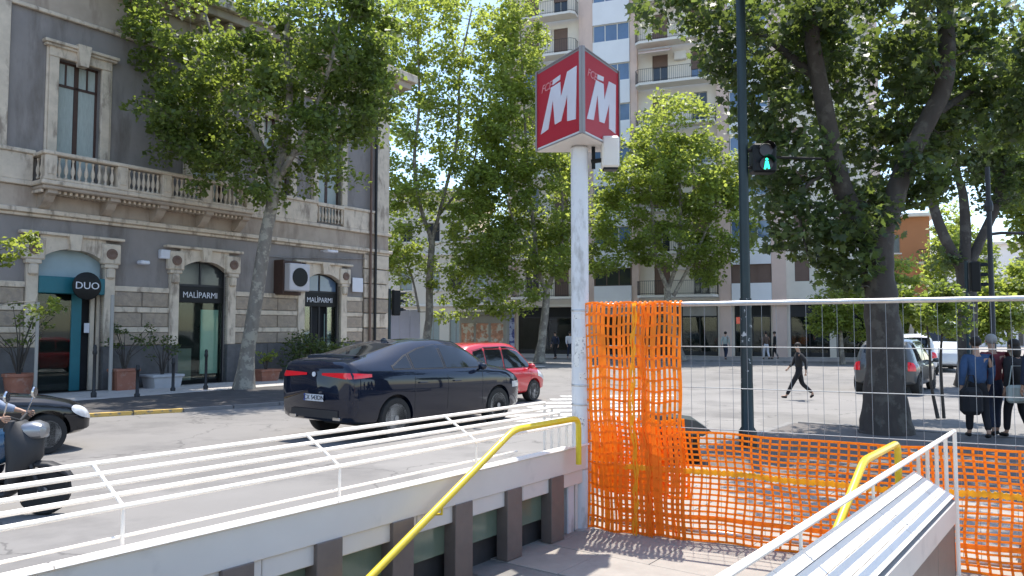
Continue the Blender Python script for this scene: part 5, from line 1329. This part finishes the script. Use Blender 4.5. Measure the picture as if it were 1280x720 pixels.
for sy in (-1, 1):
    MB().bbox(-.02, .04, sy*.58-.09, sy*.58+.09, .39, .45, .01).build('exhaust_pipe', M_['chrome'], bmw)
    MB().lathe([(.03,-.004),(.03,.004)], 10, (.015, sy*.42, .70), axis='x').build('reflector', M_['trim'], bmw)
    m = MB(); m.tube([(1.55, sy*(bc.side_y(1.55,.96)+.02), .97),(1.75, sy*(bc.side_y(1.75,.96)+.02), .965)], .013, 6); m.tube([(2.5, sy*(bc.side_y(2.5,.95)+.02), .955),(2.7, sy*(bc.side_y(2.7,.95)+.02), .95)], .013, 6); m.build('door_handle', bmp, bmw)
    m = bc.side_pane(4.45, 4.86, lambda x: .72, lambda x: .84, sy, off=.01, n=6, m=2); m.build('headlight', M_['lamphead'], bmw, smooth=True)
m = MB(); m.ball((1.62,0,bc.top_z(1.62,0)+.01), .06, 10, 6, (1.3,.3,.8)); m.build('roof_fin', bmp, bmw)

# red hatchback ahead of it
def hatch(L, H, W, nose=.62):
    w_ = W/2/1.045
    return [(0,.42,.86,w_*.80,.95,w_*.66),(.06,.34,.90,w_*.9,1.12,w_*.72),(.2,.30,.92,w_*.96,H-.16,w_*.72),(.45,.28,.93,w_,H-.05,w_*.72),(1.0,.25,.93,w_,H,w_*.73),(L*.5,.24,.91,w_,H,w_*.73),
            (L*.62,.24,.90,w_,H-.06,w_*.72),(L*.72,.24,.89,w_*.99,H-.28,w_*.74),(L*.82,.25,.87,w_*.97,.99,w_*.78),(L*.91,.27,.80,w_*.93,.90,w_*.74),(L*.97,.32,.68,w_*.84,.76,w_*.64),(L,.40,.56,w_*.68,.62,w_*.5)]
def hatch_car(label, loc, rz, L, H, W, pm, rw=.29, kind='hatchback', group=None, rails=False):
    s_ = hatch(L, H, W); za = lambda x: .95
    zt = lambda x: float(np.interp(x, [.5,.8,L*.5,L*.62,L*.70,L*.76], [H-.18,H-.13,H-.12,H-.17,H-.30,1.02]))
    th, c = make_car(kind, label, loc, rz, W, s_, pm, dict(side=[(.46,.82,lambda x: 1.0,lambda x: zt(x)-.02),(.90,L*.43,za,zt),(L*.455,L*.755,za,lambda x: max(zt(x), .97))], rear=(.075,.20,.58,.52), front=(L*.81,L*.645,.62,.55), mirror=L*.73), rw, (.55, L-.68), group=group)
    seam(c, th, (.86, L*.44, L*.76), .32, .90)
    for sy in (-1, 1):
        rear_strip(th, c, M_['lampred'], W*.36, W*.40, .72, .98, sy, wrap=.12)
        c.side_pane(L*.86, L*.965, lambda x: c.par(x)[2]-.17, lambda x: c.par(x)[2]-.0, sy, off=.008, n=8, m=3).build('headlight', M_['lamphead'], th, smooth=True)
        m = MB(); m.tube([(L*.50, sy*(c.side_y(L*.5,.82)+.02), .82),(L*.55, sy*(c.side_y(L*.55,.82)+.02), .82)], .012, 6); m.build('door_handle', pm, th)
    rear_strip(th, c, M_['plate'], -.26, .26, .50, .61, 1, off=.015, name='number_plate', wrap=0)
    return th, c
redp = paint('red_paint', (.50,.012,.022), coat=1, rough=.35, metal=0)
rL = 3.55; rp = Vector((.95, 21.2, ZR))
red, rc = hatch_car('small red hatchback standing ahead of the dark blue SUV', rp-D*rL+N*.72, A_D, rL, 1.60, 1.66, redp)
# dark car entering at the left edge: only its nose is in the picture
blk = paint('dark_grey_paint', (.008,.009,.012), coat=1.0, rough=.45, metal=0, spec=.05)
bp_ = Vector((-7.38, 12.95, ZR)); A3 = math.atan2(.78, .626)
dst = [(0,.42,.86,.68,.95,.56),(.2,.30,.92,.80,1.30,.60),(.6,.26,.92,.82,1.42,.60),(1.3,.25,.90,.83,1.44,.60),(2.0,.25,.89,.83,1.36,.60),(2.5,.25,.88,.83,1.12,.64),(2.8,.25,.86,.82,.97,.68),(3.3,.25,.82,.81,.91,.66),(3.75,.26,.74,.78,.84,.62),(4.0,.28,.66,.72,.74,.56),(4.12,.32,.58,.62,.64,.46),(4.16,.38,.50,.52,.55,.4)]
dk, dc = make_car('dark_car', 'dark car nose with a pale headlight entering at the left edge', bp_-Vector((.626,.78,0))*4.16, A3, 1.7, dst, blk,
    dict(side=[(.5,1.5,lambda x: .95,lambda x: 1.28),(1.6,2.5,lambda x: .94,lambda x: float(np.interp(x,[1.6,2.5],[1.28,1.0])))], rear=(.1,.2,.4,.4), front=(2.72,2.08,.60,.54), mirror=2.4), .31, (.7, 3.42))
for sy in (-1, 1):
    P = []
    for i in range(11):
        x = 3.78+.345*i/10; q = math.sqrt(max(0, 1-((i-5)/5.2)**2)); zc = dc.par(x)[2]-.055; row = []
        for j in range(7):
            z = zc+.085*q*(j/3-1); row.append((x, sy*(dc.side_y(x, z)+.012), z))
        P.append(row)
    MB().grid(P).build('headlight', M_['lamphead'], dk, smooth=True)
# grey suv behind the big trunk
gr = paint('grey_paint', (.075,.08,.082), coat=.8)
hatch_car('grey compact SUV half hidden by the huge tree trunk', Vector((11.0, 22.6, ZR)), math.atan2(.80, .60), 4.1, 1.66, 1.80, gr, .33)
wh = paint('white_paint', (.66,.67,.68), coat=.8, metal=0)
hatch_car('white car standing beyond the grey SUV', Vector((17.2, 32.5, ZR)), math.atan2(.9, .43), 3.9, 1.75, 1.72, wh, .30)
# delivery van facing the camera
vw = .95
vst = [(0,.40,1.2,.86,2.15,.78),(.08,.34,1.25,.93,2.25,.82),(.4,.30,1.25,.95,2.32,.82),(1.5,.28,1.22,.95,2.34,.82),(3.0,.28,1.2,.95,2.33,.82),(3.6,.28,1.2,.95,2.26,.80),(4.1,.28,1.18,.94,1.78,.80),(4.4,.28,1.15,.92,1.35,.80),(4.8,.32,1.0,.88,1.1,.72),(5.0,.4,.75,.78,.85,.6)]
van, vc = make_car('van', 'white van with a big windscreen parked behind the people on the right', Vector((21.3, 39, ZR)), math.atan2(-.86, -.36), 2.0, vst, wh,
    dict(side=[(2.9,4.15,lambda x: 1.28,lambda x: float(np.interp(x,[2.9,3.6,4.15],[2.05,2.0,1.5])))], rear=(.1,.12,.3,.3), front=(4.36,3.66,.70,.66), mirror=4.1), .35, (.9, 4.1), cat='van')
MB().bbox(2.2, 3.2, -.6, .6, 2.34, 2.62, .08).build('roof_box', mat('pale_blue_box', (.35,.52,.62), .5), van)

# ------------------------------------------------------------------ people
M_['skin'] = mat('skin', (.42,.25,.17), .6, var=.06)
M_['hair'] = mat('dark_hair', (.02,.014,.010), .7, var=.2)
M_['greyhair'] = mat('grey_hair', (.30,.29,.28), .8)
def skinmesh(name, pts, edges, rad, m, parent, root=0, sub=1):
    import bmesh
    me = bpy.data.meshes.new(name); b = bmesh.new(); lay = b.verts.layers.skin.verify(); vs = [b.verts.new(tuple(p)) for p in pts]
    for e in edges: b.edges.new((vs[e[0]], vs[e[1]]))
    for i, v_ in enumerate(vs):
        r = rad[i]; v_[lay].radius = r if isinstance(r, tuple) else (r, r); v_[lay].use_root = (i == root)
    b.to_mesh(me); b.free(); me.materials.append(m)
    o = link(name, me, parent)
    md = o.modifiers.new('skin', 'SKIN'); md.use_smooth_shade = True; md.branch_smoothing = .4
    s_ = o.modifiers.new('sub', 'SUBSURF'); s_.levels = sub; s_.render_levels = sub
    dg = bpy.context.evaluated_depsgraph_get(); dg.update(); nm = bpy.data.meshes.new_from_object(o.evaluated_get(dg)); nm.materials.clear(); nm.materials.append(m)
    o.modifiers.clear(); o.data = nm; nm.polygons.foreach_set('use_smooth', [True]*len(nm.polygons))
    return o
def person(label, loc, rz, H, pose, top, bottom, hair=None, sleeves='long', skirt=False, shoes=None, longhair=False, coat=0, group=None):
    """figure faces local +x, left is +y; pose: joints in metres for a 1.75 m body"""
    th = thing('person', label, 'person', loc, rz, group, sc=H/1.75)
    J = dict(pel=(0,0,.95), sp=(.01,0,1.13), ch=(.0,0,1.33), nk=(.01,0,1.50), hb=(.03,0,1.56), hd=(.045,0,1.66),
             sL=(0,.185,1.42), sR=(0,-.185,1.42), eL=(-.03,.24,1.14), eR=(-.03,-.24,1.14), wL=(.05,.25,.90), wR=(.05,-.25,.90),
             hL=(0,.095,.90), hR=(0,-.095,.90), kL=(.02,.11,.50), kR=(.02,-.11,.50), aL=(-.02,.11,.09), aR=(-.02,-.11,.09), tL=(.15,.12,.04), tR=(.15,-.12,.04))
    J.update(pose); K = list(J); V_ = lambda k: Vector(J[k]); 
    # body: torso, head, arms with hands and fingers, legs: one surface
    pts = []; ed = []; rad = []
    def add(p, r, par=None):
        pts.append(Vector(p)); rad.append(r)
        if par is not None: ed.append((par, len(pts)-1))
        return len(pts)-1
    pel = add(V_('pel'), (.10,.09)); sp = add(V_('sp'), (.09,.08), pel); ch = add(V_('ch'), (.10,.085), sp); nk = add(V_('nk'), .055, ch); hb = add(V_('hb'), (.062,.065), nk); hd = add(V_('hd'), (.082,.095), hb); add(V_('hd')+Vector((-.005,0,.07)), (.055,.06), hd)
    fdir = Vector((1,0,0)); nose = add(V_('hd')+Vector((.075,0,-.015)), .022, hd)
    for s_ in ('L', 'R'):
        sy = 1 if s_ == 'L' else -1
        a = add(V_('s'+s_), .042, ch); b = add(V_('e'+s_), .034, a); c = add(V_('w'+s_), .027, b)
        d = (V_('w'+s_)-V_('e'+s_)).normalized(); side = Vector((d.z, 0, -d.x)) if abs(d.y) < .9 else Vector((1,0,0)); side.normalize()
        palm = add(V_('w'+s_)+d*.06, (.034,.016), c); kn = add(V_('w'+s_)+d*.09, (.036,.014), palm)
        for f in range(4):
            q = (f-1.5)*.020; base = V_('w'+s_)+d*.10+side*q; l_ = (.062,.074,.068,.052)[f]; inn = Vector((0,-sy,0))
            f1 = add(base+d*l_*.5+inn*.004, .0085, kn); add(base+d*l_+inn*.024, .007, f1)
        t1 = add(V_('w'+s_)+d*.045+side*.038, .010, palm); add(V_('w'+s_)+d*.085+side*.055+Vector((0,-sy*.015,0)), .008, t1)
        h = add(V_('h'+s_), .07, pel); k_ = add(V_('k'+s_), .048, h); an = add(V_('a'+s_), .038, k_); add(V_('t'+s_), (.036,.026), an)
    skinmesh('body', pts, ed, rad, M_['skin'], th)
    # ears and eyes
    m = MB(); 
    for sy in (-1, 1): m.ball(tuple(V_('hd')+Vector((-.005, sy*.088, -.005))), .026, 8, 6, (.7,.35,1.1))
    m.build('ears', M_['skin'], th, smooth=True)
    m = MB()
    for sy in (-1, 1): m.ball(tuple(V_('hd')+Vector((.082, sy*.032, .012))), .011, 8, 6)
    m.build('eyes', M_['black'], th, smooth=True)
    m = MB(); m.ball(tuple(V_('hd')+Vector((.078, 0, -.055))), .022, 8, 6, (.35,1,.25)); m.build('mouth', M_['rosette'], th, smooth=True)
    # hair
    hc = V_('hd'); m = MB(); P = []
    m.ball(tuple(hc+Vector((-.018,0,.035))), .103, 14, 9, (1,.92,.92))
    if longhair: m.ball(tuple(hc+Vector((-.07,0,-.09))), .085, 12, 9, (.6,1,1.7))
    m.build('hair', hair or M_['hair'], th, smooth=True)
    # top
    pts = []; ed = []; rad = []
    c0 = coat
    pel = add(V_('pel')+Vector((0,0,-.04)), (.175+c0,.15+c0)); sp = add(V_('sp'), (.16+c0*.6,.135), pel); ch = add(V_('ch'), (.175,.15), sp); add(V_('nk')+Vector((0,0,-.02)), .10, ch)
    for s_ in ('L', 'R'):
        a = add(V_('s'+s_), .098, ch); e_ = V_('e'+s_); w_ = V_('w'+s_)
        if sleeves == 'long': b = add(e_, .060, a); add(e_.lerp(w_, .92), .046, b)
        else: add(V_('s'+s_).lerp(e_, .65), .062, a)
    skinmesh('jacket' if coat or sleeves == 'long' else 'shirt', pts, ed, rad, top, th)
    if skirt:
        m = MB(); m.lathe([(.165,1.0),(.19,.85),(.23,.6),(.25,.45)], 14); m.build('skirt', bottom, th, smooth=True)
    else:
        pts = []; ed = []; rad = []; pel = add(V_('pel'), (.142,.13)); add(V_('pel')+Vector((.0,0,.12)), (.135,.12), pel)
        for s_ in ('L', 'R'): h = add(V_('h'+s_)+Vector((0,0,-.03)), .102, pel); k_ = add(V_('k'+s_), .076, h); add(V_('k'+s_).lerp(V_('a'+s_), .93), .058, k_)
        skinmesh('trousers', pts, ed, rad, bottom, th)
    for s_ in ('L', 'R'):
        pts = []; ed = []; rad = []; a_ = V_('a'+s_); t_ = V_('t'+s_); d = (t_-a_); 
        i0 = add(a_+Vector((-.03,0,-.035)), .044); i1 = add(a_.lerp(t_, .5)+Vector((0,0,-.01)), .045, i0); add(t_, (.042,.03), i1)
        skinmesh('shoe', pts, ed, rad, shoes or M_['black'], th)
    return th
cloth = lambda n, c: mat(n, c, .9, var=.2, scale=9, bump=.3, bscale=8)
STRIDE = dict(hL=(.03,.09,.89), kL=(.22,.10,.53), aL=(.42,.11,.13), tL=(.58,.11,.10), hR=(-.02,-.09,.89), kR=(-.10,-.10,.50), aR=(-.42,-.10,.20), tR=(-.33,-.10,.06),
              eL=(-.16,.26,1.17), wL=(-.14,.26,.92), eR=(.10,-.25,1.16), wR=(.26,-.20,1.0))
black1 = cloth('charcoal_cloth', (.018,.018,.020)); black2 = cloth('black_cloth', (.012,.012,.015)); navy = cloth('navy_cloth', (.018,.025,.05)); blue = cloth('blue_jacket', (.035,.075,.16)); maroon = cloth('dark_red_cloth', (.17,.03,.035))
STR_R = dict(STRIDE)
person('person in dark clothes striding across the sunny road behind the fence', (7.9, 21.0, ZR), PI-.15, 1.55, {**STRIDE}, black1, black2, sleeves='long')
STAND = dict()
WALK = dict(hL=(.02,.09,.89), kL=(.12,.10,.50), aL=(.14,.11,.09), tL=(.30,.11,.04), hR=(0,-.09,.89), kR=(.0,-.10,.50), aR=(-.18,-.10,.12), tR=(-.05,-.10,.04), eL=(-.08,.25,1.14), wL=(-.02,.26,.90), eR=(.04,-.25,1.14), wR=(.14,-.22,.92))
person('person in a blue jacket and black trousers seen from behind, right of the young tree', (7.92, 13.0, 0), R(75), 1.70, WALK, blue, black2, coat=.015)
person('person in a dark red top walking close beside the blue jacket', (8.38, 13.3, 0), R(85), 1.74, {**WALK, 'kR': (.12,-.10,.50), 'aR': (.14,-.11,.09), 'tR': (.3,-.11,.04), 'kL': (0,.1,.5), 'aL': (-.18,.1,.12), 'tL': (-.05,.1,.04)}, maroon, navy, hair=M_['greyhair'])
pc = person('person in a black jacket with a pale bag near the right edge', (8.62, 13.05, 0), R(100), 1.66, WALK, black1, black2, longhair=True)
bag = thing('shoulder_bag', 'pale grey shoulder bag carried by the person near the right edge', 'bag', (8.50, 12.83, .62)); MB().bbox(-.19, .19, -.07, .07, 0, .30, .04).build('pouch', M_['curtain'], bag)
m = MB(); m.tube([(-.16,0,.28),(-.10,0,.62),(.10,0,.62),(.16,0,.28)], .01, 5); m.build('strap', M_['curtain'], bag)
bb = thing('bag', 'big black bag hanging beside the blue jacket', 'bag', (7.72, 12.86, .42)); m = MB(); m.bbox(-.17, .17, -.12, .12, 0, .46, .07); m.build('pouch', black2, bb, smooth=False); m = MB(); m.tube([(-.1,0,.44),(-.03,0,.66),(.05,0,.66),(.1,0,.44)], .012, 5); m.build('handle', black2, bb)
person('tall person in a navy coat cut by the right picture edge', (8.62, 12.45, 0), R(80), 1.78, dict(), navy, black2, coat=.04)
for i, (px_, Y, lab, t_, b_) in enumerate([(906, 46, 'distant person in a pale top in front of the shops left of the lamp post', M_['curtain'], navy), (957, 46.5, 'distant person in pale trousers in front of the shops', cloth('brown_cloth', (.12,.08,.06)), M_['signw']),
        (968, 47, 'distant person in dark clothes near the pink pillar of the shops', black1, black2), (694, 47, 'distant person in dark clothes left of the metro pole', navy, black2), (712, 47.5, 'distant person in a white top beside the metro pole', M_['signw'], navy)]):
    p = along(px_, Y); person(lab, p, R(40+i*60), 1.68, WALK, t_, b_, group='distant pedestrians')

# ------------------------------------------------------------------ scooter and rider at the left edge
scp = paint('blue_scooter_paint', (.008,.05,.11), coat=1); SA = math.atan2(.18, .98)
sc = thing('scooter', 'dark motor scooter with a silver headlamp cowl cut by the left edge', 'scooter', (-5.50, 7.95, ZR), SA)   # nose towards +x
for x in (.62, -.60):
    m = MB(); m.lathe([(.15,-.05),(.225,-.058),(.25,-.03),(.25,.03),(.225,.058),(.15,.05)], 22, (x,0,.25), axis='y'); o = m.build('wheel', M_['tyre'], sc, smooth=True)
    m = MB(); m.lathe([(.16,-.03),(.16,.03)], 18, (x,0,.25), axis='y')
    m.lathe([(.05,-.07),(.05,.07)], 10, (x,0,.25), axis='y'); m.build('rim', M_['rimm'], o, smooth=True)
def loft(rows): # rows: (x, halfwidth, z0, z1)
    m = MB(); P = []
    for x, w_, z0, z1 in rows:
        zc, zh = (z0+z1)/2, (z1-z0)/2
        P.append([(x, w_*math.copysign(abs(math.cos(a))**.7, math.cos(a)), zc+zh*math.copysign(abs(math.sin(a))**.7, math.sin(a))) for a in np.linspace(0, 2*PI, 17)])
    m.grid(P); m.add(P[0][:-1], [tuple(range(16))]); m.add(P[-1][:-1], [tuple(range(15,-1,-1))]); return m
loft([(-.95,.06,.55,.66),(-.85,.15,.48,.74),(-.6,.19,.42,.78),(-.3,.19,.36,.76),(-.1,.17,.30,.70),(0,.12,.26,.4)]).build('rear_body', scp, sc, smooth=True)
loft([(-.80,.12,.76,.80),(-.6,.17,.75,.86),(-.2,.17,.73,.85),(.0,.13,.72,.80)]).build('seat', M_['trim'], sc, smooth=True)
loft([(-.1,.15,.20,.30),(.1,.17,.20,.28),(.3,.17,.20,.29)]).build('footboard', M_['trim'], sc, smooth=True)
m = MB(); P = []      # front apron with depth
for z, x, w_, d_ in ((.24,.30,.17,.05),(.4,.36,.21,.09),(.6,.42,.23,.16),(.78,.40,.22,.18),(.90,.36,.17,.15),(.98,.33,.12,.08)):
    P.append([(x+d_*math.sin(a)*1.0, w_*math.cos(a), z) for a in np.linspace(0, 2*PI, 17)])
m.grid(P); m.add(P[0][:-1], [tuple(range(16))]); m.add(P[-1][:-1], [tuple(range(15,-1,-1))]); m.build('front_apron', M_['trim'], sc, smooth=True)
loft([(-.14,.10,.60,.72),(-.02,.17,.50,.84),(.14,.19,.50,.90),(.28,.18,.56,.92),(.36,.10,.66,.86)]).build('blue_body_panel', scp, sc, smooth=True)
loft([(.33,.06,.42,.54),(.5,.085,.50,.56),(.66,.085,.49,.55),(.82,.07,.40,.48),(.88,.05,.34,.4)]).build('front_mudguard', M_['trim'], sc, smooth=True)
loft([(.42,.14,.80,.96),(.52,.15,.78,.98),(.60,.12,.80,.95),(.63,.05,.84,.9)]).build('headlight_cowl', M_['rimm'], sc, smooth=True)
m = MB(); m.tube([(.62,-.10,.25),(.50,-.10,.55),(.40,-.05,.85),(.36,0,.98)], .022, 8); m.tube([(.62,.10,.25),(.50,.10,.55),(.40,.05,.85)], .022, 8); m.tube([(.30,-.34,1.02),(.34,-.18,1.03),(.36,0,.98),(.34,.18,1.03),(.30,.34,1.02)], .014, 8); m.build('fork_and_handlebar', M_['trim'], sc, smooth=True)
for sy in (-1, 1):
    m = MB(); m.tube([(.31,sy*.26,1.03),(.36,sy*.30,1.20)], .008, 6); m.lathe([(.055,-.012),(.065,0),(.055,.012)], 14, (.36, sy*.32, 1.25), axis='x'); m.build('mirror', M_['chrome'], sc, smooth=True)
m = MB(); m.tube([(-.1,-.17,.3),(-.45,-.22,.28),(-.85,-.22,.36)], [.03,.05,.055], 10); m.build('exhaust', M_['rimm'], sc, smooth=True)
rid = dict(pel=(-.33,0,.90), sp=(-.28,0,1.08), ch=(-.20,0,1.28), nk=(-.15,0,1.44), hb=(-.12,0,1.50), hd=(-.10,0,1.60), sL=(-.20,.19,1.37), sR=(-.20,-.19,1.37), eL=(.0,.30,1.12), eR=(.0,-.30,1.12), wL=(.22,.30,1.06), wR=(.22,-.30,1.06),
           hL=(-.30,.10,.88), hR=(-.30,-.10,.88), kL=(.14,.15,.82), kR=(.14,-.15,.82), aL=(.10,.13,.37), aR=(.10,-.13,.37), tL=(.27,.13,.31), tR=(.27,-.13,.31))
person('rider in a pale blue shirt holding the scooter handlebar at the left edge', (-5.50, 7.95, ZR), SA, 1.75, rid, cloth('pale_blue_shirt', (.24,.28,.36)), navy, sleeves='long')
